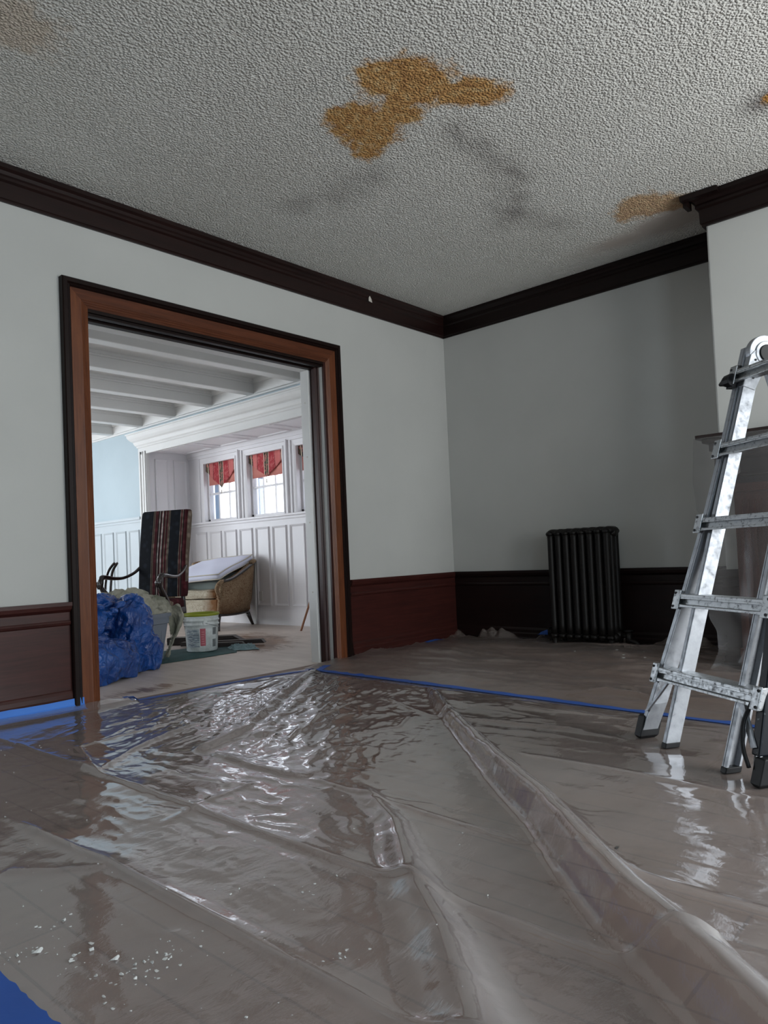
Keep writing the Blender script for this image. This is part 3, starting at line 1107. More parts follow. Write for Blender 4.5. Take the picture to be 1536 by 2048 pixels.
for (x, y, s, lb) in ((-4.855, -2.495, .013, 'biggest pale plaster chunk near the lower left blue tape'),
                      (-4.765, -2.655, .011, 'pale plaster chunk in the middle of the lower left crumbs'),
                      (-4.92, -2.44, .013, 'jagged pale plaster chunk at the left edge of the picture')):
    o = bpy.data.objects.new('plaster_chunk', crumbs[0])
    COL.objects.link(o)
    o.scale = (s, s * .8, s * .7)
    o.location = (x, y, hfun(x, y))
    tag(o, lb, 'plaster chunk')
for k in range(9):
    x, y = -.62 + rg.gauss(0, .16), -1.95 + rg.gauss(0, .22)
    o = bpy.data.objects.new('plaster_flake', crumbs[4])
    COL.objects.link(o)
    s = .004 + .009 * rg.random()
    o.scale = (s, s, s)
    o.location = (x, y, hfun(x, y))
    tag(o, 'pale plaster flake lying on the brownish plastic right of the radiator', 'plaster flake', 'plaster flakes near the radiator')
dm = crumb_mesh(99, .5)
dm.materials.append(M['dark_crumb'])
for (x, y, s, lb) in ((-3.655, -3.23, .0095, 'single black fleck on the plastic in front of the ladder'),
                      (-2.33, -.33, .012, 'black bit on the plastic fold just inside the doorway, nearer the threshold'),
                      (-2.62, -.62, .010, 'black bit on the plastic fold just inside the doorway, nearer the camera'),
                      (-3.37, -1.47, .009, 'brown fleck on the shiny crumpled plastic flap')):
    o = bpy.data.objects.new('dark_fleck', dm)
    COL.objects.link(o)
    o.scale = (s, s * .7, s * .7)
    o.location = (x, y, hfun(x, y))
    tag(o, lb, 'debris')

# ------------------------------------------------------------------ radiator
rad = empty('radiator', (-.185, -1.41, 0), 0)
tag(rad, 'tall black cast iron column radiator standing against the dark wainscot', 'radiator')
NS = 8
pitch = .068
for k in range(NS):
    y = (k - (NS - 1) / 2) * pitch
    w = MB()
    # three round columns joined by rounded bridges at top and bottom
    for x in (-.075, 0, .075):
        w.tube([(x, y, .13), (x, y, .20), (x, y, .88), (x, y, .93)], [.030, .0265, .0265, .030], 12, flat=.95)
    for z, hh in ((.115, .05), (.925, .048)):
        pts = [(-.085, y, z), (-.04, y, z + (.008 if z > .5 else 0)), (.04, y, z + (.008 if z > .5 else 0)), (.085, y, z)]
        w.tube(pts, [hh * .75, hh, hh, hh * .75], 12, flat=.66)
        w.tube([(-.108, y, z), (-.085, y, z)], [.016, hh * .75], 12, flat=.66)
        w.tube([(.085, y, z), (.108, y, z)], [hh * .75, .016], 12, flat=.66)
    o = w.out('radiator_section', M['black_iron'], rad, True)
w = MB()
for z in (.125, .915):
    w.cyl((0, -.285, z), (0, .285, z), .032)
w.out('connector', M['black_iron'], rad, True)
for y in (-.238, .238):
    for x in (-.075, .075):
        MB().tube([(x, y, .10), (x * 1.08, y, .05), (x * 1.15, y, .012), (x * 1.15, y, .0)], [.024, .017, .022, .026], 10).out('foot', M['black_iron'], rad, True)
w = MB()
w.cyl((0, -.275, .125), (0, -.36, .125), .018).cyl((0, -.34, .06), (0, -.34, .155), .024).cyl((0, -.34, .155), (0, -.34, .17), .034).cyl((0, -.34, .0), (0, -.34, .07), .013)
w.tube(smoothpath([(0, -.34, .09), (-.02, -.39, .085), (-.02, -.42, .06), (-.02, -.42, .0)]), .016, 10)
w.out('valve', M['black_iron'], rad, True)
w = MB()
w.cyl((0, .275, .125), (0, .335, .125), .018).cyl((0, .32, .0), (0, .32, .16), .014).cyl((0, .32, .10), (0, .32, .155), .024).cyl((0, .32, .155), (0, .32, .165), .012)
w.cyl((-.03, .32, .165), (.03, .32, .165), .008)
w.out('valve', M['black_iron'], rad, True)

# ------------------------------------------------------------------ fireplace mantel and the film hanging over it
man = empty('fireplace_mantel', (-.625, -3.35, 0), 0)
tag(man, 'dark wooden fireplace mantel with thin shelf on the chimney breast behind the ladder', 'fireplace mantel')
M['mantel'] = wood('mantel_wood', (.010, .007, .007), (.028, .017, .016), .4, .08, 'y', spec=.3)
M['mantel_v'] = wood('mantel_red_wood', (.04, .014, .009), (.095, .030, .019), .4, .08, 'z', spec=.3)
w = MB()
w.box((-.195, -.82, 1.450), (0, .82, 1.476)).box((-.165, -.79, 1.425), (0, .79, 1.450)).box((-.13, -.76, 1.375), (0, .76, 1.425))
w.out('shelf', M['mantel'], man, bevel=.004)
w = MB()
w.box((-.10, -.74, 1.16), (0, .74, 1.375))
panel_frames(w, [(-.62, 1.20, .62, 1.34)], lambda u, z, d: (-.10 - d, u, z))
w.out('frieze', M['mantel'], man)
for s in (-1, 1):
    w = MB()
    a, b = (.42, .64) if s > 0 else (-.64, -.42)
    w.box((-.09, a, .13), (0, b, 1.16)).box((-.11, a - .01, 0), (0, b + .01, .15)).box((-.11, a - .01, 1.11), (0, b + .01, 1.16))
    for q in range(5):
        yy = a + .035 + q * (b - a - .07) / 4
        w.box((-.097, yy - .010, .2), (-.09, yy + .010, 1.06))
    w.out('pilaster', M['mantel_v'], man)
M['tile'] = paint('grey_hearth_tile', (.10, .095, .095), .35)
w = MB()
w.box((-.03, -.42, .95), (0, .42, 1.16)).box((-.03, .30, 0), (0, .42, .95)).box((-.03, -.42, 0), (0, -.30, .95))
w.out('surround', M['tile'], man)
MB().box((-.012, -.30, .0), (-.001, .30, .95)).out('firebox', M['dark_crumb'], man)


def drape():
    nu, nv = 90, 70
    u = np.linspace(0, 1, nu)
    vv = np.linspace(0, 1, nv)
    U, V = np.meshgrid(u, vv)
    z = 1.455 * (1 - V)
    zk = [0, .035, .145, .267, .352, .7, .963, 1.012, 1.202, 1.46]
    ye = [-2.50, -2.575, -2.625, -2.62, -2.575, -2.585, -2.565, -2.53, -2.513, -2.528]
    edge = np.interp(z, zk, ye)
    y = edge - U * (1.5 + .1 * V)
    x = -.828 - .035 * V - .022 * np.sin(U * 30 + 3 * V) * (V ** .5) - .02 * fbm(U * 9, V * 4, 5) - .05 * V ** 3 * fbm(U * 14, V * 0 + 2, 8)
    x = np.where(V > .965, x - (V - .965) * 4.5, x)
    z = np.maximum(z, .022 + .03 * fbm(U * 14, V * 30, 12))
    vs = np.stack([x.ravel(), y.ravel(), z.ravel()], 1)
    idx = np.arange(nu * nv).reshape(nv, nu)
    fs = np.stack([idx[:-1, :-1], idx[:-1, 1:], idx[1:, 1:], idx[1:, :-1]], -1).reshape(-1, 4)
    o = link('plastic_sheet', vs, fs.tolist(), M['film_hang'], None, True)
    tag(o, 'grey translucent plastic sheet hanging from the mantel shelf down to the floor', 'plastic sheet')


drape()

# ------------------------------------------------------------------ ladder
az = math.radians(35.1)
# local x runs along -rungs (towards the camera side), local y leans away, z up
lad = empty('folding_ladder', (-2.649, -2.995, .004), PI / 2 - az)
tag(lad, 'paint-spattered aluminium multi-position step ladder standing on the plastic at the right edge', 'ladder')
# local axes: +x = D (along rungs, away), local +y = -N
KL, ZL = .3005, .954


def LP(d, n, l):
    return (d, -(n + l * KL), l * ZL)


YA = .030 + 1.71 * KL + .03


def LQ(d, n, l):
    return (d, -(2 * YA - (n + l * KL)), l * ZL)


def rail(mb, fn, df, n0, n1, t, l0, l1, side, steps=14, groove=True):
    """channel rail: df(l) = d of the web plane; flange thickness t to the given side."""
    rings = []
    for i in range(steps + 1):
        l = l0 + (l1 - l0) * i / steps
        d = df(l)
        a, b = d, d + side * t
        e = side * .003
        pr = [(a, n0), (a + e * 2, n0), (a + e * 2, n0 + .004), (a + e * 3, n0 + .004), (a + e * 3, n0), (b, n0), (b, n0 + .009), (a + e, n0 + .012),
              (a + e, n1 - .012), (b, n1 - .009), (b, n1), (a, n1)]
        rings.append([fn(p[0], p[1], l) for p in pr])
    mb.loft(rings)


def lerp(xs, ys):
    return lambda l: float(np.interp(l, xs, ys))


MID = -.1225
dl = lerp([0, .09, .6, .93, 1.25, 1.72], [.212, .182, .118, .084, .070, .070])
il = lambda l: .040
for (sec, fn) in (('front', LP), ('rear', LQ)):
    for s in (1, -1):
        w = MB()
        f = dl if s > 0 else (lambda l: 2 * MID - dl(l) - .0)
        rail(w, fn, f, -.008, .062, .030, .035, 1.70, s)
        w.out('outer_rail', M['alu_dirty'] if s < 0 else M['alu'], lad)
        w = MB()
        f = il if s > 0 else (lambda l: 2 * MID - il(l))
        rail(w, fn, f, 0.0, .060, .026, .018, 1.66, s)
        # end caps printed dark
        w.out('inner_rail', M['alu'], lad)
        w = MB()
        fd = f(0)
        a, b = sorted((fd - s * .002, fd + s * .029))
        w.box((a, -.002, 0), (b, .062, .022), lambda x, y, z: fn(x, y, z))
        w.out('end_cap', M['rubber'], lad, bevel=.003)
        # rubber shoe of the outer rail
        w = MB()
        fo = dl if s > 0 else (lambda l: 2 * MID - dl(l))
        a, b = sorted((fo(.02) - s * .006, fo(.02) + s * .040))
        w.loft([[fn(x, y, l) for x, y in ((a + c_, -.014 + c_), (b - c_, -.014 + c_), (b - c_, .072 - c_), (a + c_, .072 - c_))]
                for l, c_ in ((-.004 + .004, .010), (.012, .0), (.095, .0), (.10, .004))])
        w.out('shoe', M['rubber'], lad, bevel=.006)
    # rungs of the outer section
    for k, l in enumerate((.29, .605, .93, 1.25, 1.575)):
        dL, dR = dl(l) + .034, 2 * MID - dl(l) - .034
        w = MB()
        # two stepped bars: tread and lower lip, waisted between the flared ends
        n_ = 24
        for (na, nb, la, lb, fl) in ((-.030, .040, .004, .022, .4), (-.013, -.005, -.022, .006, 1.0), (-.030, -.010, -.030, -.020, 1.0), (.010, .055, -.020, -.008, 0), (-.032, -.022, .012, .024, .4)):
            rings = []
            for i in range(n_ + 1):
                u = i / n_
                d = dL + (dR - dL) * u
                e = max(0, 1 - min(u, 1 - u) * 7) ** 2 * .010 * fl
                if l != la and (na > 0) and (u < .16 or u > .84):
                    pass
                rings.append([fn(d, na, l + la - e), fn(d, nb, l + la - e), fn(d, nb, l + lb + e), fn(d, na, l + lb + e)])
            w.loft(rings)
        w.out('rung', M['alu_dirty'], lad, bevel=.0015)
        for (d, s) in ((dL, 1), (dR, -1)):
            w = MB()
            w.box((d - s * .040, -.036, l - .040), (d + s * .001, -.030, l + .042), lambda x, y, z: fn(x, y, z))
            w.box((d - s * .006, -.032, l - .036), (d + s * .001, -.006, l + .038), lambda x, y, z: fn(x, y, z))
            brk = w.out('rung_bracket', M['alu_dirty'], lad, bevel=.003)
            for q in (-.028, .028):
                MB().cyl(fn(d - s * .010, -.039, l + q), fn(d - s * .010, -.034, l + q), .0055, 8).out('rivet', M['rubber'], brk)
    # rungs of the inner section
    for l in (.45, .77, 1.09, 1.41):
        if sec == 'rear':
            w = MB()
            a, b = il(l), 2 * MID - il(l)
            w.box((b, .008, l - .012), (a, .050, l + .014), lambda x, y, z: fn(x, y, z))
            w.out('rung', M['alu_dirty'], lad, bevel=.003)
    # diagonal braces under the bottom rung
    for s in (1, -1):
        w = MB()
        fo = dl if s > 0 else (lambda l: 2 * MID - dl(l))
        w.loft([[fn(d + q * .010, n, l - q * .004) for q, n in ((-1, -.020), (1, -.020), (1, -.010), (-1, -.010))]
                for d, l in ((fo(.25) - s * .07, .262), (fo(.19) - s * .035, .20), (fo(.12) + s * .012, .125))])
        w.out('brace', M['alu'], lad)
# dark label strip and lock sleeve on the near outer rail
w = MB()
fo = lambda l: 2 * MID - dl(l)
rings = []
for i in range(9):
    l = .10 + .50 * i / 8
    d = fo(l) - .034
    rings.append([LP(d - .004, -.014, l), LP(d + .036, -.014, l), LP(d + .036, .068, l), LP(d - .004, .068, l)])
w.loft(rings)
w.out('lock_sleeve', M['navy'], lad, bevel=.006)
w = MB()
w.tube(smoothpath([LP(fo(.30) + .005, -.028, .27), LP(fo(.22) + .030, -.030, .20), LP(fo(.12) + .022, -.030, .12), LP(fo(.06) - .0, -.022, .06)]), .007, 8)
w.out('strap', M['rubber'], lad, True)
# hinges
for s in (1, -1):
    d0 = MID + s * (il(0) - MID)
    hc = (-(YA), 1.665 * ZL)
    w = MB()
    w.cyl((d0 + s * .000, hc[0], hc[1]), (d0 + s * .030, hc[0], hc[1]), .078, 40)
    w.cyl((d0 - s * .006, hc[0], hc[1]), (d0 + s * .036, hc[0], hc[1]), .052, 32)
    w.out('hinge', M['alu'], lad, bevel=.003)
    w = MB()
    w.cyl((d0 - s * .012, hc[0], hc[1]), (d0 + s * .0405, hc[0], hc[1]), .036, 28)
    w.out('hinge_lock', M['rubber'], lad, bevel=.003)
    for fn in (LP, LQ):
        w = MB()
        pts = [(-.006, 1.52), (.058, 1.50), (.085, 1.60), (.11, 1.66), (.05, 1.715), (.0, 1.66)]
        w.loft([[fn(d, n, l) for n, l in pts] for d in (d0 - s * .003, d0 + s * .028)])
        w.out('hinge_plate', M['alu'], lad, bevel=.003)
        w = MB()
        for n, l in ((.012, 1.56), (.035, 1.555), (.018, 1.60), (.045, 1.59), (.028, 1.635)):
            w.cyl(fn(d0 - s * .006, n, l), fn(d0 - s * .002, n, l), .0045, 8)
        w.out('rivet', M['rubber'], lad)
        # black spring lock knob beside the top rung
        w = MB()
        dd = MID + s * (dl(1.55) + .03 - MID)
        w.tube([fn(dd - s * .03, -.036, 1.555), fn(dd + s * .004, -.038, 1.555), fn(dd + s * .028, -.038, 1.553), fn(dd + s * .05, -.038, 1.550)], [.028, .026, .014, .006], 12)
        w.box((dd - s * .03, -.034, 1.52), (dd + s * .008, .0, 1.62), lambda x, y, z: fn(x, y, z))
        w.out('lock_knob', M['rubber'], lad, bevel=.003)

# ------------------------------------------------------------------ living room: striped armchair
def fabric_stripes(name):
    mm = mat(name, (.02, .02, .025), .85, spec=.15)
    t = NT(mm)
    tc = t.n('ShaderNodeTexCoord')
    sp = t.n('ShaderNodeSeparateXYZ')
    t.l(tc.outputs['Object'], sp.inputs[0])
    f = t.math('ADD', t.math('MULTIPLY', sp.outputs[0], 1 / .60), .5)
    navy, burg, tan, dk, crm = (.010, .012, .017), (.065, .013, .016), (.19, .145, .11), (.012, .010, .010), (.36, .30, .27)
    st = [(0, navy), (.30, tan), (.312, dk), (.325, tan), (.337, burg), (.395, dk), (.42, crm), (.437, dk), (.455, burg), (.475, crm), (.497, dk), (.515, burg), (.545, tan), (.557, dk),
          (.57, burg), (.60, tan), (.61, dk), (.625, tan), (.635, navy), (.83, tan), (.84, burg), (.87, tan), (.882, dk), (.90, burg), (.96, tan), (.975, burg)]
    c1 = t.ramp(f, st, 'CONSTANT')
    v = t.coords((1, 1, 1))
    vo = t.n('ShaderNodeTexVoronoi', Scale=16)
    t.l(v, vo.inputs['Vector'])
    bl = t.ramp(vo.outputs['Distance'], [(.2, (1.7, 1.8, 1.9)), (.5, (.5, .5, .5))])
    mx = t.n('ShaderNodeMix', _data_type='RGBA', _blend_type='MULTIPLY')
    mx.inputs[0].default_value = .6
    t.l(c1, mx.inputs[6])
    t.l(bl, mx.inputs[7])
    t.base(mx.outputs[2])
    t.bump(t.noise(t.coords(), 400, 2), .15, .001)
    return mm


M['stripe'] = fabric_stripes('striped_fabric')
M['dark_wood'] = wood('dark_polished_wood', (.007, .004, .004), (.022, .010, .008), .22, .6, 'x')
CH = (-1.628, 2.387)
chair = empty('armchair', (CH[0], CH[1], 0), math.radians(-68))
tag(chair, 'tall-backed wooden armchair with dark striped fabric standing behind the grey tote', 'armchair')
w = MB()
rings = []
for z, hw, yy in ((.50, .265, .0), (.53, .275, .0), (.9, .280, .035), (1.30, .285, .10), (1.345, .278, .108), (1.36, .262, .11)):
    rings.append([(x, y + yy, z) for x, y in ((-hw, -.028), (-hw + .02, -.04), (-hw * .5, -.046), (0, -.048), (hw * .5, -.046), (hw - .02, -.04), (hw, -.028), (hw, .03), (hw - .01, .04), (-hw + .01, .04), (-hw, .03))])
w.loft(rings)
w.out('backrest', M['stripe'], chair, False, bevel=.006)
w = MB()
rings = []
for z, i_ in ((.40, .0), (.455, -.004), (.475, .012), (.488, .06), (.492, .14)):
    rings.append([(x * (1 - i_), y * (1 - i_) - .25 * i_, z) for x, y in ((-.25, .0), (-.31, -.50), (-.28, -.53), (.28, -.53), (.31, -.50), (.25, .0))])
w.loft(rings)
w.out('seat', M['stripe'], chair, bevel=.012)
w = MB()
w.loft([[(x, y, z) for x, y in ((-.255, .02), (-.315, -.52), (.315, -.52), (.255, .02))] for z in (.345, .40)])
w.out('seat_frame', M['dark_wood'], chair, bevel=.006)
for s in (-1, 1):
    w = MB()
    w.tube(smoothpath([(s * .235, .0, .52), (s * .235, .005, .38), (s * .235, .03, .2), (s * .235, .09, .0)]), smoothvals([.021, .024, .019, .017]), 10)
    w.out('leg', M['dark_wood'], chair, True)
    w = MB()
    w.tube(smoothpath([(s * .27, -.47, .40), (s * .30, -.51, .33), (s * .285, -.50, .2), (s * .265, -.49, .07), (s * .285, -.53, .0)]), smoothvals([.034, .036, .021, .014, .024]), 10)
    w.out('leg', M['dark_wood'], chair, True)
    w = MB()
    pts = [(s * .270, .01, .80), (s * .29, -.07, .745), (s * .315, -.19, .705), (s * .335, -.31, .705), (s * .34, -.41, .72), (s * .34, -.465, .715), (s * .335, -.495, .675)]
    w.tube(smoothpath(pts), smoothvals([.016, .015, .015, .018, .023, .026, .016]), 12)
    w.out('armrest', M['dark_wood'], chair, True)
    w = MB()
    pts = [(s * .34, -.47, .715), (s * .338, -.485, .67), (s * .335, -.48, .625), (s * .325, -.44, .565), (s * .310, -.38, .49), (s * .300, -.33, .42)]
    w.tube(smoothpath(pts), smoothvals([.022, .030, .022, .030, .038, .030]), 12)
    for q in (-1, 0, 1):     # carved leaves at the hand end
        w.tube(smoothpath([(s * .338 + q * .012, -.500, .69), (s * .338 + q * .020, -.510, .655), (s * .336 + q * .016, -.500, .61)]), smoothvals([.006, .012, .005]), 8)
    w.out('arm_support', M['dark_wood'], chair, True)

# second chair lying behind: only its curved back posts rise above the tarp
ch2 = empty('upturned_chair', (-1.905, 2.97, 0), math.radians(-48))
tag(ch2, 'upturned wooden chair with curved legs behind the blue tarp, left of the armchair', 'chair')
for k, (dx, nm) in enumerate(((0, 'leg'), (.055, 'leg'))):
    w = MB()
    pts = [(-.02 + dx, 0, .36), (-.03 + dx, 0, .5), (-.02 + dx, 0, .66), (.01 + dx * .8, 0, .77), (.065 + dx * .6, 0, .845), (.085 + dx * .5, 0, .855)]
    w.tube(smoothpath(pts), smoothvals([.016, .014, .014, .014, .013, .010]), 10)
    w.out(nm, M['dark_wood'], ch2, True)
w = MB()
w.box((-.25, -.2, .28), (.25, .22, .36)).box((-.25, -.2, .0), (-.21, -.16, .3)).box((.21, .18, .0), (.25, .22, .3)).box((-.25, .18, 0), (-.21, .22, .3)).box((.21, -.2, 0), (.25, -.16, .3))
w.out('seat_frame', M['dark_wood'], ch2, bevel=.01)

# ------------------------------------------------------------------ upholstered bergere with cushions stacked on it
M['brocade'] = mat('brown_brocade', (.25, .17, .10), .8, spec=.15)
t = NT(M['brocade'])
v = t.coords()
vo = t.n('ShaderNodeTexVoronoi', _feature='SMOOTH_F1', Scale=22)
t.l(v, vo.inputs['Vector'])
n1 = t.noise(v, 34, 3, .6, 1.6)
c = t.ramp(n1, [(.40, (.16, .085, .045)), (.50, (.33, .25, .16)), (.60, (.20, .12, .07))])
t.base(t.mix(t.ramp(t.noise(v, 3, 3), [(.42, (0, 0, 0)), (.6, (.55, .55, .55))]), c, (.16, .075, .035)))
t.bump(n1, .3, .003)
M['cream'] = mat('cream_brocade', (.55, .49, .38), .8, spec=.15)
t = NT(M['cream'])
v = t.coords()
n1 = t.noise(v, 40, 3, .6, 1.4)
sp = t.n('ShaderNodeSeparateXYZ')
t.l(v, sp.inputs[0])
stn = t.ramp(t.math('ADD', sp.outputs[0], t.math('MULTIPLY', t.noise(v, 7, 4), .22)), [(.24, (0, 0, 0)), (.36, (1, 1, 1))])
c = t.ramp(n1, [(.38, (.40, .34, .25)), (.6, (.55, .50, .40))])
t.base(t.mix(stn, c, (.20, .095, .04)))
t.bump(n1, .25, .002)
ber = empty('tub_chair', (-.175, 3.65, 0), math.radians(-69.5))
ber.scale = (1.06, 1.10, 1)
tag(ber, 'brown brocade tub armchair with rounded sides and wooden rim in the window bay', 'armchair')
# shell swept along the U-shaped footprint
U = smoothpath([(.345, -.34, 0), (.375, -.12, 0), (.385, .10, 0), (.34, .29, 0), (.20, .385, 0), (0, .41, 0), (-.20, .385, 0), (-.34, .29, 0), (-.385, .10, 0), (-.375, -.12, 0), (-.345, -.34, 0)], 5)
nU = len(U)
rings, top = [], []
for i, p in enumerate(U):
    u = i / (nU - 1)
    dd = (U[min(i + 1, nU - 1)] - U[max(i - 1, 0)]).normalized()
    n_ = Vector((dd.y, -dd.x, 0))
    c_ = 1 - abs(2 * u - 1)
    zt = .60 + .20 * (3 * min(1, c_ * 1.7) ** 2 - 2 * min(1, c_ * 1.7) ** 3)
    fl = -.0
    o0 = p * 1.0 + n_ * -.05
    o1 = p + n_ * .045
    inn = p - n_ * .05
    rings.append([(o0.x, o0.y, .17), ((p + n_ * .0).x, (p + n_ * .0).y, .33), (o1.x, o1.y, zt - .03), (p.x, p.y, zt), (inn.x, inn.y, zt - .03), ((inn - n_ * .02).x, (inn - n_ * .02).y, .38), ((inn - n_ * .02).x, (inn - n_ * .02).y, .17)])
    top.append((o1.x, o1.y, zt - .01))
w = MB()
w.loft(rings)
w.out('backrest', M['brocade'], ber, True)
w = MB()
w.tube(top, .018, 8)
w.out('rim', M['dark_wood'], ber, True)
w = MB()
w.tube([(x * .985, y, z + .022) for x, y, z in top[12:-12]], .030, 8)
w.out('top_roll', M['brocade'], ber, True)
for s in (-1, 1):
    w = MB()
    w.tube(smoothpath([(s * .385, -.33, .595), (s * .375, -.385, .575), (s * .35, -.41, .51), (s * .34, -.375, .43), (s * .34, -.35, .36), (s * .335, -.37, .22)]), smoothvals([.020, .024, .026, .018, .024, .022]), 10)
    w.out('arm_post', M['brocade'], ber, True)
    MB().tube(smoothpath([(s * .31, -.335, .20), (s * .315, -.35, .10), (s * .325, -.37, .0)]), smoothvals([.030, .018, .016]), 10).out('leg', M['dark_wood'], ber, True)
    MB().tube([(s * .27, .27, .20), (s * .31, .34, .0)], [.030, .016], 10).out('leg', M['dark_wood'], ber, True)
w = MB()
w.box((-.315, -.36, .19), (.315, .30, .375))
w.out('seat_base', M['cream'], ber, bevel=.02)
w = MB()
w.tube(smoothpath([(.335, -.36, .185), (.36, -.1, .175), (.34, .2, .18), (.2, .34, .185)]), .014, 8)
w.tube([(-.33, -.365, .185), (.335, -.365, .185)], .014, 8)
w.out('base_rail', M['dark_wood'], ber, True)


def cushion(mb, sx, sy, h, fn, n=18, puff=.5):
    """pillow-shaped box, fn maps local point."""
    for sgn in (1, -1):
        vs = []
        for j in range(n + 1):
            for i in range(n + 1):
                u, v_ = 2 * i / n - 1, 2 * j / n - 1
                e = (1 - abs(u) ** 6) * (1 - abs(v_) ** 6)
                z = h / 2 * (1 - puff + puff * e ** .5) + .004 * math.sin(7 * u + 3 * v_)
                k = 1 - .03 * (abs(u * v_)) ** 2
                vs.append(fn(u * sx / 2 * k, v_ * sy / 2 * k, sgn * z))
        fs = []
        for j in range(n):
            for i in range(n):
                a = j * (n + 1) + i
                q = (a, a + 1, a + n + 2, a + n + 1)
                fs.append(q if sgn > 0 else q[::-1])
        base_ = len(mb.v)
        mb.add(vs, fs)
        if sgn > 0:
            b0 = base_
    e = [i for i in range(n + 1)] + [j * (n + 1) + n for j in range(1, n + 1)] + [n * (n + 1) + i for i in range(n - 1, -1, -1)] + [j * (n + 1) for j in range(n - 1, 0, -1)]
    m_ = len(e)
    mid = len(mb.v)
    o2 = base_ - b0
    fs = []
    for k in range(m_):
        a, b = e[k], e[(k + 1) % m_]
        fs.append((b0 + a, b0 + a + o2, b0 + b + o2, b0 + b))
    mb.f += fs
    mb.mi += [mb.cur] * len(fs)


def piping(sx, sy, h, fn, n=10):
    loops = []
    for z in (-h, h):
        P = []
        for a, b, c_, d in ((-1, -1, 1, -1), (1, -1, 1, 1), (1, 1, -1, 1), (-1, 1, -1, -1)):
            for k in range(n):
                u = k / n
                P.append(fn((a + (c_ - a) * u) * sx / 2 * .985, (b + (d - b) * u) * sy / 2 * .985, z))
        P.append(P[0])
        loops.append(P)
    return loops


fn = lambda x, y, z: (x, y - .03, z + .435)
w = MB()
cushion(w, .60, .62, .115, fn, puff=.25)
sc_ = w.out('seat_cushion', M['cream'], ber, True)
w = MB()
for P in piping(.60, .62, .040, fn):
    w.tube(P, .007, 6, caps=False)
w.out('piping', M['cream'], sc_, True)
M['sage'] = paint('sage_cushion_fabric', (.33, .38, .36), .8, .2, 60, .12)
M['lav'] = paint('white_cushion_fabric', (.74, .76, .90), .8, .2, 40, .03)
M['trim'] = paint('cream_cushion_side', (.60, .56, .48), .8, .4, 90, .08)


def world_cush(name, c, rx, ry, rz, sx, sy, h, ma, label, cat, mt=None, sag=0):
    R = Matrix.Rotation(rz, 3, 'Z') @ Matrix.Rotation(rx, 3, 'X') @ Matrix.Rotation(ry, 3, 'Y')
    f = lambda x, y, z: tuple(R @ Vector((x, y, z + sag * (y / sy * 2) * abs(y / sy * 2) - sag * (x / sx) ** 2)))
    e = empty(name, c)
    tag(e, label, cat)
    w = MB()
    cushion(w, sx, sy, h, f, puff=.3)
    b = w.out('cushion_cover', ma, e, True)
    w = MB()
    for P in piping(sx, sy, h * .36, f):
        w.tube(P, .008, 6, caps=False)
    w.out('piping', mt or ma, e, True)
    return e


rz = math.radians(-69.5)


def bl(x, y, z):
    p = Matrix.Rotation(rz, 3, 'Z') @ Vector((x, y, 0))
    return (-.175 + p.x, 3.65 + p.y, z)


world_cush('loose_cushion', bl(-.02, .02, .575), math.radians(12), 0, rz, .54, .50, .13, M['sage'], 'grey-green seat cushion leaning on the tub chair under the white cushion', 'cushion')
world_cush('loose_cushion', bl(-.04, -.02, .735), math.radians(12), math.radians(-4), rz, .84, .80, .085, M['lav'], 'large flat white cushion with cream edging lying on top of the tub chair', 'cushion', M['trim'], .03)

# ------------------------------------------------------------------ bucket
M['white_plastic'] = mat('white_bucket_plastic', (.62, .66, .65), .35)
t = NT(M['white_plastic'])
t.base(t.ramp(t.noise(t.coords(), 9, 5, .7), [(.35, (.42, .45, .44)), (.6, (.64, .68, .68))]))
M['lime'] = paint('yellow_green_rim', (.30, .34, .03), .45, .1, 60, .15)
bk = empty('paint_bucket', (-1.655, 1.695, .012), 0)
tag(bk, 'white plastic bucket with yellow-green rim and printed label on the teal cloth', 'bucket')
HB = .345
rad_ = lambda z: .138 + .020 * z / HB
w = MB()
pr = [(.0, .0), (.130, .0), (rad_(.01), .008), (rad_(.2), .2), (rad_(.235), .235), (rad_(.24) + .008, .240), (rad_(.25) + .008, .250), (rad_(.255), .254), (rad_(.275), .274), (rad_(.28) + .008, .278),
      (rad_(.29) + .008, .288), (rad_(.3), .292), (rad_(.31), .312), (rad_(.33) + .003, .322), (rad_(.33) - .004, .322), (.125, .03), (0, .03)]
w.lathe(pr, seg=48)
w.out('body', M['white_plastic'], bk, True)
w = MB()
w.lathe([(rad_(.33) + .003, .322), (rad_(.33) + .008, .324), (rad_(.33) + .009, .343), (rad_(.33) + .004, .347), (rad_(.33) - .003, .345), (rad_(.33) - .005, .318), (rad_(.33) + .003, .322)], seg=48, caps=False)
w.out('rim', M['lime'], bk, True)
w = MB()
w.lathe([(0, .27), (.145, .27), (.145, .266), (0, .266)], seg=32, caps=False)
w.out('contents', M['dark_crumb'], bk)
CA = math.radians(-123.4)


def patch(mb, a0, a1, z0, z1, off=.0012, n=10, bz=None):
    vs, fs = [], []
    for i in range(n + 1):
        a = CA + math.radians(a0 + (a1 - a0) * i / n)
        for z in (z0, z1):
            r = rad_(z) + off
            vs.append((r * math.cos(a), r * math.sin(a), z))
    for i in range(n):
        fs.append((2 * i, 2 * i + 2, 2 * i + 3, 2 * i + 1))
    mb.add(vs, fs)


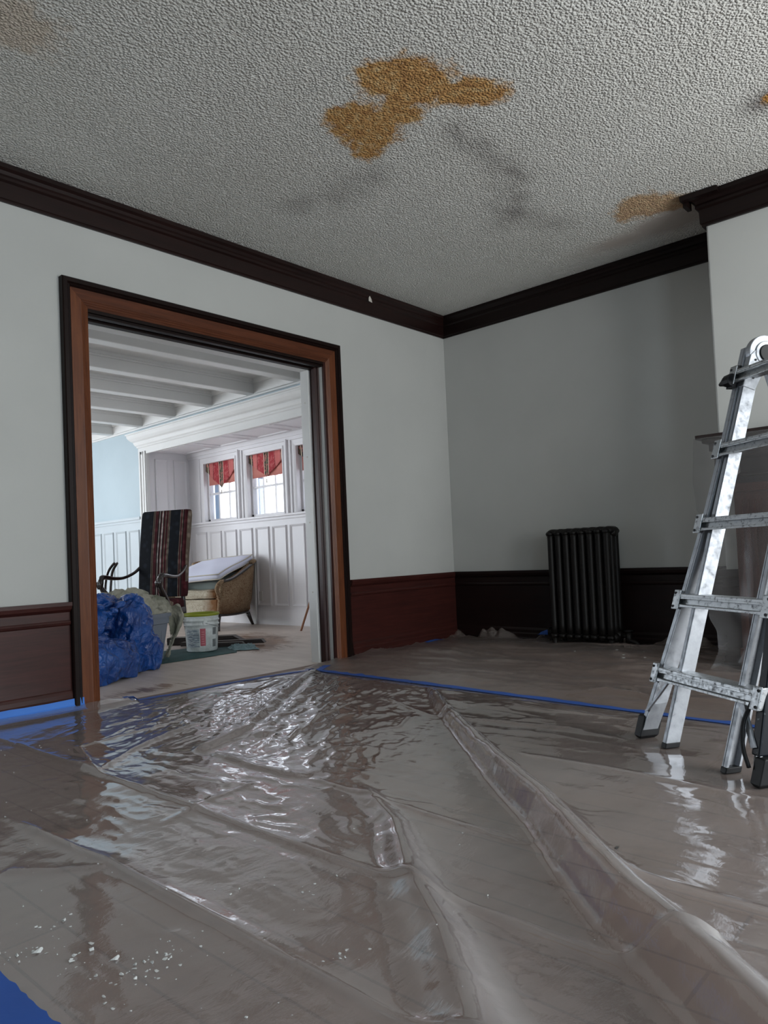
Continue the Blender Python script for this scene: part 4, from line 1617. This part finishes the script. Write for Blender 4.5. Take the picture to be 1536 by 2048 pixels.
M['lab_grey'] = mat('label_picture', (.2, .23, .26), .5)
t = NT(M['lab_grey'])
n1 = t.noise(t.coords((4, 4, 30)), 3, 3, .5)
t.base(t.ramp(n1, [(.40, (.13, .16, .20)), (.5, (.45, .49, .50)), (.58, (.16, .2, .24))]))
M['lab_red'] = paint('label_red_block', (.42, .10, .13), .5, .02, 20, .1)
M['lab_red2'] = paint('label_red_type', (.58, .25, .27), .5, .02, 20, .1)
M['ink'] = mat('label_ink', (.06, .07, .08), .5)
w = MB()
patch(w, -62, -9, .045, .205)
lg = w.out('label', M['lab_grey'], bk, True)
w = MB()
patch(w, -60, -11, .150, .154, .002)
patch(w, -60, -34, .135, .139, .002)
for k in range(7):
    patch(w, -58 + (k % 2) * 4, -36 + (k * 7) % 9, .055 + k * .010, .058 + k * .010, .002)
w.out('printed_line', M['ink'], lg, True)
w = MB()
patch(w, -6, 13, .055, .212)
lr = w.out('label', M['lab_red'], bk, True)
w = MB()
for k in range(6):
    patch(w, -3 + (k % 3), 9 - (k * 5) % 4, .072 + k * .021, .079 + k * .021, .002, 4)
w.out('printed_line', M['lab_red2'], lr, True)
w = MB()
for zz, hh in ((.040, .07), (.150, .065)):
    k = 0
    a = 40.0
    while a < 56:
        wd_ = (1.0, 1.8, .7, 1.3)[k % 4]
        patch(w, a, a + wd_, zz, zz + hh, .0012, 2)
        a += wd_ + (.9, 1.2, .8)[k % 3]
        k += 1
w.out('barcode', M['ink'], bk, True)
w = MB()
ear = []
for s in (-1, 1):
    a = CA + math.radians(12) + (0 if s < 0 else PI)
    p = Vector((math.cos(a), math.sin(a), 0))
    w.cyl(tuple(p * (rad_(.26) + .0) + Vector((0, 0, .262))), tuple(p * (rad_(.26) + .014) + Vector((0, 0, .262))), .022, 14)
    ear.append(p * (rad_(.26) + .014) + Vector((0, 0, .262)))
w.out('handle_ear', M['white_plastic'], bk)
sd_ = Vector((-(ear[0] - ear[1]).y, (ear[0] - ear[1]).x, 0)).normalized()
pts = []
for k in range(17):
    a = PI * k / 16
    mid_ = (ear[0] + ear[1]) / 2
    pts.append(tuple(mid_ + (ear[0] - mid_) * math.cos(a) * 1.02 + (sd_ * .155 + Vector((0, 0, -.05))) * math.sin(a)))
w = MB()
w.tube(pts, .0022, 8)
w.out('handle', M['alu'], bk, True)

# ------------------------------------------------------------------ grey tote, drop cloth, tarps
M['tote'] = mat('grey_tote_plastic', (.16, .18, .22), .45)
ta = math.radians(21)
# front right foot of the tote at (-2.10, 1.56)
tc_ = Vector((-2.10, 1.56, 0)) + Matrix.Rotation(ta, 3, 'Z') @ Vector((-.25, .19, 0))
tote = empty('storage_tote', (tc_.x, tc_.y, 0), ta)
tag(tote, 'grey plastic storage tote between the blue tarp and the white bucket', 'storage tote')


def rrect(hx, hy, r, z, n=4):
    P = []
    for cx, cy, a0 in ((hx - r, hy - r, 0), (-hx + r, hy - r, 90), (-hx + r, -hy + r, 180), (hx - r, -hy + r, 270)):
        for k in range(n + 1):
            a = math.radians(a0 + 90 * k / n)
            P.append((cx + r * math.cos(a), cy + r * math.sin(a), z))
    return P


w = MB()
w.loft([rrect(.235, .17, .03, 0), rrect(.24, .175, .035, .01), rrect(.262, .195, .04, .30), rrect(.285, .215, .045, .315), rrect(.290, .22, .045, .385),
        rrect(.280, .21, .04, .385), rrect(.275, .205, .04, .30), rrect(.235, .17, .03, .02)], caps=True)
for k in range(5):
    x = -.18 + k * .09
    w.box((x - .006, -.19, .03), (x + .006, -.172, .30), lambda X, Y, Z: (X, Y - (Z / .3) * .012, Z))
w.out('body', M['tote'], tote)
w = MB()
w.loft([rrect(.302, .232, .05, .372), rrect(.304, .234, .05, .398), rrect(.296, .226, .05, .402), rrect(.284, .214, .045, .402), rrect(.284, .214, .045, .372)], caps=False)
w.out('rim', M['tote'], tote)


def blob(name, c, R, material, label, cat, seed, fold=.2, nu=110, nv=64, squash=None, rz=0, zclip=.003, fr=3.2):
    """crumpled heap: a rounded body folded by sharp noise and resting on what is below."""
    U_, V_ = np.meshgrid(np.linspace(0, 2 * PI, nu, endpoint=False), np.linspace(.02, PI - .02, nv))
    x, y, z = np.sin(V_) * np.cos(U_), np.sin(V_) * np.sin(U_), np.cos(V_)
    n1 = ridged(x * fr + 5 + z * 1.4, y * fr + z * 2.1 + seed, seed, 3)
    n2 = ridged(x * fr * 2.2 - z * 2.3 + 9, y * fr * 2.0 + z * 3.1 - seed, seed + 5, 2)
    r = 1 + fold * ((n1 - .5) * 1.7 + (n2 - .5) * .6)
    if squash:
        r = r * squash(x, y, z)
    ca, sa = math.cos(rz), math.sin(rz)
    X0, Y0, Z = x * R[0] * r, y * R[1] * r, c[2] + z * R[2] * r
    X, Y = c[0] + X0 * ca - Y0 * sa, c[1] + X0 * sa + Y0 * ca
    flare = np.clip((.05 - Z) / .05, 0, 1)
    Z = np.maximum(Z, zclip)
    vs = np.stack([X.ravel(), Y.ravel(), Z.ravel()], 1)
    fs = []
    for j in range(nv - 1):
        for i in range(nu):
            k = (i + 1) % nu
            fs.append((j * nu + i, (j + 1) * nu + i, (j + 1) * nu + k, j * nu + k))
    fs.append(tuple(range(nu)))
    fs.append(tuple((nv - 1) * nu + i for i in range(nu))[::-1])
    o = link(name, vs, fs, material, None, True)
    if label:
        tag(o, label, cat)
    return o


M['tarp'] = mat('blue_tarp', (.012, .07, .33), .24, spec=.7)
t = NT(M['tarp'])
v = t.coords()
n1 = t.noise(v, 7, 6, .62, 1.2)
vo = t.n('ShaderNodeTexVoronoi', _feature='DISTANCE_TO_EDGE', Scale=8)
t.l(v, vo.inputs['Vector'])
t.base(t.ramp(t.noise(v, 4, 4), [(.35, (.002, .030, .17)), (.65, (.006, .085, .36))]))
hh = t.math('ADD', t.math('MULTIPLY', n1, 1.0), t.math('MULTIPLY', t.ramp(vo.outputs[0], [(0, (0, 0, 0)), (.25, (1, 1, 1))]), .25))
t.bump(hh, .9, .045)
tarp = empty('blue_tarp', (-2.75, 1.05, 0))
tag(tarp, 'crumpled bright blue tarp heaped on the floor just inside the left door casing', 'tarp')


def tpart(*a, **k):
    o = blob(*a, **k)
    o.parent = tarp
    o.matrix_parent_inverse = Matrix.Translation((2.75, -1.05, 0))
    return o


# one continuous heap built from the joined lobes
lob = [((-3.10, .98, .14), (.30, .20, .20), 3, .22), ((-2.94, .93, .10), (.34, .14, .19), 5, .18),
       ((-2.62, 1.20, .30), (.165, .14, .275), 7, .20), ((-2.53, 1.17, .13), (.12, .12, .18), 9, .2), ((-2.76, 1.11, .08), (.29, .15, .13), 12, .2),
       ((-2.88, 1.30, .46), (.26, .14, .15), 15, .30), ((-2.72, 1.42, .30), (.22, .12, .28), 19, .2), ((-3.15, 1.25, .38), (.30, .16, .18), 23, .25)]
objs = []
for i, (c, R, sd0, fo_) in enumerate(lob):
    objs.append(blob('lobe', c, R, M['tarp'], None, None, sd0, fo_, 72, 44, rz=.55, fr=2.6))
allv, allf = [], []
for o in objs:
    off = len(allv)
    allv += [tuple(v_.co) for v_ in o.data.vertices]
    allf += [tuple(i + off for i in p.vertices) for p in o.data.polygons]
    bpy.data.objects.remove(o)
def crumple(o, kind, scale, strength):
    tx = bpy.data.textures.new('crumple', kind)
    tx.noise_scale = scale
    if kind == 'VORONOI':
        tx.weight_1, tx.weight_2 = -1, 1
    else:
        tx.musgrave_type = 'RIDGED_MULTIFRACTAL'
        tx.octaves = 3
    dm_ = o.modifiers.new('crumple', 'DISPLACE')
    dm_.texture = tx
    dm_.strength = strength
    dm_.mid_level = .12
    dm_.texture_coords = 'LOCAL'


heap = link('tarp_sheet', [(x + 2.75, y - 1.05, z) for x, y, z in allv], allf, M['tarp'], tarp, True)
rm = heap.modifiers.new('join', 'REMESH')
rm.mode = 'VOXEL'
rm.voxel_size = .009
rm.use_smooth_shade = True
crumple(heap, 'VORONOI', .30, -.10)
crumple(heap, 'VORONOI', .13, -.022)
# twisted strand over the top
w = MB()
pts = smoothpath([(-3.10, .98, .60), (-2.98, 1.0, .53), (-2.90, 1.02, .47), (-2.84, 1.03, .50), (-2.76, 1.06, .55), (-2.68, 1.12, .59), (-2.60, 1.2, .56)], 8)
w.tube([(p.x + 2.75, p.y - 1.05, p.z) for p in pts], [.030 + .018 * math.sin(i * .9) for i in range(len(pts))], 10, flat=.6)
w.tube([(-2.98 + 2.75, 1.00 - 1.05, .54), (-2.96 + 2.75, .99 - 1.05, .46), (-3.02 + 2.75, .95 - 1.05, .38), (-3.12 + 2.75, .92 - 1.05, .33)], [.02, .045, .055, .05], 10, flat=.5)
w.out('tarp_fold', M['tarp'], tarp, True)

M['cloth'] = mat('olive_drop_cloth', (.36, .37, .30), .85, spec=.1)
t = NT(M['cloth'])
v = t.coords()
n1 = t.noise(v, 8, 5, .6, 1.0)
t.base(t.ramp(t.noise(v, 3, 4), [(.35, (.13, .14, .105)), (.65, (.33, .32, .265))]))
t.bump(n1, .8, .03)
objs = []
for c, R, sd0 in (((-2.42, 1.62, .47), (.25, .17, .15), 33), ((-2.17, 1.68, .42), (.17, .15, .125), 37), ((-2.58, 1.66, .47), (.14, .12, .12), 41)):
    objs.append(blob('lobe', c, R, M['cloth'], None, None, sd0, .22, 72, 40, rz=.3, zclip=.35, fr=2.6))
# hanging tail beside the tote
nu, nv = 26, 50
UU, VV = np.meshgrid(np.linspace(0, 1, nu), np.linspace(0, 1, nv))
zz = .44 * (1 - VV) + .016
wd = .13 + .06 * np.sin(VV * 5 + 1) - .05 * VV
cx = -2.04 + .05 * np.sin(VV * 4)
X = cx + (UU - .5) * wd * .67 - .02 * np.sin(UU * 8 + VV * 3) * .6
Y = 1.60 - (UU - .5) * wd * .74 - .03 * np.sin(UU * 8 + VV * 3) * .7
zz = zz + .012 * np.sin(UU * 9)
allv, allf = [], []
for o in objs:
    off = len(allv)
    allv += [tuple(v_.co) for v_ in o.data.vertices]
    allf += [tuple(i + off for i in p.vertices) for p in o.data.polygons]
    bpy.data.objects.remove(o)
off = len(allv)
tk = .008
front = np.stack([X.ravel(), Y.ravel(), np.maximum(zz.ravel(), .014)], 1)
allv += [tuple(p) for p in front] + [(p[0] + .015, p[1] + .018, p[2]) for p in front]
N_ = nu * nv
for j in range(nv - 1):
    for i in range(nu - 1):
        a = off + j * nu + i
        allf.append((a, a + 1, a + nu + 1, a + nu))
        allf.append((a + N_, a + N_ + nu, a + N_ + nu + 1, a + N_ + 1))
for j in range(nv - 1):
    for i in (0, nu - 1):
        a = off + j * nu + i
        allf.append((a, a + nu, a + nu + N_, a + N_) if i == 0 else (a, a + N_, a + nu + N_, a + nu))
for i in range(nu - 1):
    for j in (0, nv - 1):
        a = off + j * nu + i
        allf.append((a, a + N_, a + 1 + N_, a + 1) if j == 0 else (a, a + 1, a + 1 + N_, a + N_))
cl = link('drop_cloth', allv, allf, M['cloth'], None, True)
rm = cl.modifiers.new('join', 'REMESH')
rm.mode = 'VOXEL'
rm.voxel_size = .0075
rm.use_smooth_shade = True
crumple(cl, 'VORONOI', .13, -.045)
crumple(cl, 'VORONOI', .05, -.012)
tag(cl, 'crumpled olive-beige drop cloth spilling over the grey tote down to the floor', 'drop cloth')

M['teal'] = paint('teal_floor_cloth', (.035, .085, .085), .7, .4, 40, .2)
M['pale_teal'] = paint('pale_teal_rag', (.22, .32, .34), .7, .5, 40, .15)


def flat_cloth(name, quad, material, label, cat, seed, amp, n=50, ragged=.03):
    A, B, C_, D_ = [np.array(q) for q in quad]
    U_, V_ = np.meshgrid(np.linspace(0, 1, n), np.linspace(0, 1, n))
    P = ((1 - U_) * (1 - V_))[..., None] * A + (U_ * (1 - V_))[..., None] * B + (U_ * V_)[..., None] * C_ + ((1 - U_) * V_)[..., None] * D_
    P[..., 0] += ragged * (vn(U_ * 5, V_ * 5, seed) - .5)
    P[..., 1] += ragged * (vn(U_ * 5, V_ * 5, seed + 3) - .5)
    e = np.minimum(np.minimum(U_, 1 - U_), np.minimum(V_, 1 - V_))
    Z = .003 + amp * ridged(P[..., 0] * 9, P[..., 1] * 9, seed, 3) ** 2 * np.clip(e * 8, .15, 1)
    vs = np.stack([P[..., 0].ravel(), P[..., 1].ravel(), Z.ravel()], 1)
    idx = np.arange(n * n).reshape(n, n)
    fs = np.stack([idx[:-1, :-1], idx[:-1, 1:], idx[1:, 1:], idx[1:, :-1]], -1).reshape(-1, 4)
    o = link(name, vs, fs.tolist(), material, None, True)
    sd_ = o.modifiers.new('thick', 'SOLIDIFY')
    sd_.thickness = .002
    sd_.offset = 1
    return tag(o, label, cat)


flat_cloth('floor_cloth', [(-2.42, 1.33), (-1.55, 1.30), (-1.15, 1.95), (-2.2, 2.15)], M['teal'], 'dark teal cloth spread flat on the floor under the white bucket', 'cloth', 3, .008)
flat_cloth('rag', [(-1.50, 1.40), (-1.33, 1.27), (-1.20, 1.52), (-1.40, 1.66)], M['pale_teal'], 'pale teal crumpled rag on the floor right of the white bucket', 'rag', 8, .05)

# dark trim scraps
M['scrap'] = wood('dark_scrap_wood', (.008, .006, .006), (.05, .035, .03), .45, .1, 'x')


def scrap(p, q, h, d, label, cut=.05, z=.004, tilt=0.0):
    P, Q = Vector((*p, z)), Vector((*q, z))
    L_ = (Q - P).length
    a = math.atan2(Q.y - P.y, Q.x - P.x)
    w = MB()
    pts = [(0, 0), (L_ - cut * .1, 0), (L_, .006), (L_ - cut, h), (0, h)]
    w.loft([[(x, y, zz_ + tilt * x) for x, zz_ in pts] for y in (-d / 2, d / 2)])
    w.box((0, -d / 2 - .006, h * .55), (L_ - cut, -d / 2, h * .75), lambda x, y, zz_: (x, y, zz_ + tilt * x))
    o = w.out('wood_scrap', M['scrap'], None, bevel=.002)
    o.location = P
    o.rotation_euler = (0, 0, a)
    tag(o, label, 'wood scrap')


scrap((-1.50, 2.52), (-.985, 1.925), .070, .13, 'dark broken moulding scrap with a slanted end, farthest of the three right of the bucket', .12)
scrap((-1.55, 2.20), (-1.06, 1.52), .038, .08, 'longest dark moulding scrap reaching farthest right on the floor beside the bucket', .03, .012, .012)
scrap((-1.60, 2.03), (-1.22, 1.60), .044, .06, 'short dark moulding scrap nearest the rag beside the bucket', .04)
M['stick'] = wood('orange_stick_wood', (.18, .07, .03), (.34, .14, .06), .4, .2, 'z')
w = MB()
w.tube([(-.045, 2.16, .0), (.362, 2.08, .98)], .013, 10)
tag(w.out('wooden_stick', M['stick'], None), 'thin orange wooden stick leaning against the bay wall beside the white door jamb', 'stick')
# outlet
w = MB()
w.box((BX - .008, 3.36, .30), (BX, 3.44, .42))
tag(w.out('outlet_cover', M['white'], None, bevel=.003), 'white outlet cover low on the panelled bay wall right of the tub chair', 'outlet')
# board leaning behind the tub chair
w = MB()
w.loft([[(x, y, z) for x, z in ((.33, 0), (.355, 0), (.378, .80), (.353, .80))] for y in (3.46, 3.52)])
tag(w.out('leaning_board', M['white'], None, bevel=.003), 'narrow white board leaning on the bay wall behind the tub chair', 'board')

# ------------------------------------------------------------------ window valances
M['coral'] = paint('coral_lining', (.62, .23, .19), .8, .1, 60, .06)
M['val'] = mat('striped_red_valance', (.4, .05, .06), .8, spec=.1)
t = NT(M['val'])
tc = t.n('ShaderNodeTexCoord')
sp = t.n('ShaderNodeSeparateXYZ')
t.l(tc.outputs['Object'], sp.inputs[0])
f = t.math('ADD', t.math('MULTIPLY', sp.outputs[1], -1 / .74), .5)
red, drk, ol, crm = (.40, .055, .065), (.02, .02, .02), (.16, .15, .10), (.6, .5, .38)
pk = (.56, .16, .15)
stops = [(0, drk), (.03, ol), (.05, drk), (.07, crm), (.09, drk), (.12, pk), (.25, drk), (.26, red), (.42, crm), (.44, drk), (.47, ol), (.52, drk), (.55, crm), (.57, red), (.72, drk), (.73, pk),
         (.88, drk), (.90, crm), (.92, drk), (.95, ol), (.97, drk)]
c1 = t.ramp(f, stops, 'CONSTANT')
n1 = t.noise(t.coords(), 20, 4, .6, 1.2)
t.base(t.mix(t.ramp(n1, [(.5, (0, 0, 0)), (.56, (.5, .5, .5))]), c1, (.62, .20, .19)))
VL = ['red striped window valance on the leftmost of the three bay windows', 'red striped window valance on the middle bay window',
      'red striped window valance on the bay window half hidden by the right door jamb']
for i, (y0, y1) in enumerate(WIN):
    yc, hw = (y0 + y1) / 2, (y1 - y0) / 2 - .004
    tip = -.36 if i == 0 else -.31
    e = empty('window_valance', (BX + .045, yc, WTOP - .0))
    tag(e, VL[i], 'valance')
    w = MB()
    n = 24
    vs, fs = [], []
    for k in range(n + 1):
        y = -hw + 2 * hw * k / n
        for z in (0, -.10, -.20, -.305):
            vs.append((.012 + .006 * math.sin(k * 1.1) * (-z / .3), y, z))
    for k in range(n):
        for q in range(3):
            a = k * 4 + q
            fs.append((a, a + 4, a + 5, a + 1))
    w.add(vs, fs)
    b = w.out('lining', M['coral'], e, True)
    s_ = b.modifiers.new('t', 'SOLIDIFY')
    s_.thickness = .004
    w = MB()
    vs, fs = [], []
    for k in range(n + 1):
        u = abs(2 * k / n - 1)
        y = -hw - .004 + (2 * hw + .008) * k / n
        zb = -.10 + (tip + .10) * (1 - u)
        for q in range(5):
            z = zb * q / 4
            vs.append((-.014 - .008 * math.sin(k * .8) * q / 4, y, z))
    for k in range(n):
        for q in range(4):
            a = k * 5 + q
            fs.append((a, a + 5, a + 6, a + 1))
    w.add(vs, fs)
    b = w.out('flap', M['val'], e, True)
    s_ = b.modifiers.new('t', 'SOLIDIFY')
    s_.thickness = .005
    w = MB()
    w.tube([(-.016, 0, tip + .005), (-.016, 0, tip - .03)], .003, 6)
    w.lathe([(.002, -.03), (.008, -.034), (.005, -.042), (.009, -.08), (.002, -.082)], (-.016, 0, tip), 10)
    w.out('tassel', M['trim'], e, True)
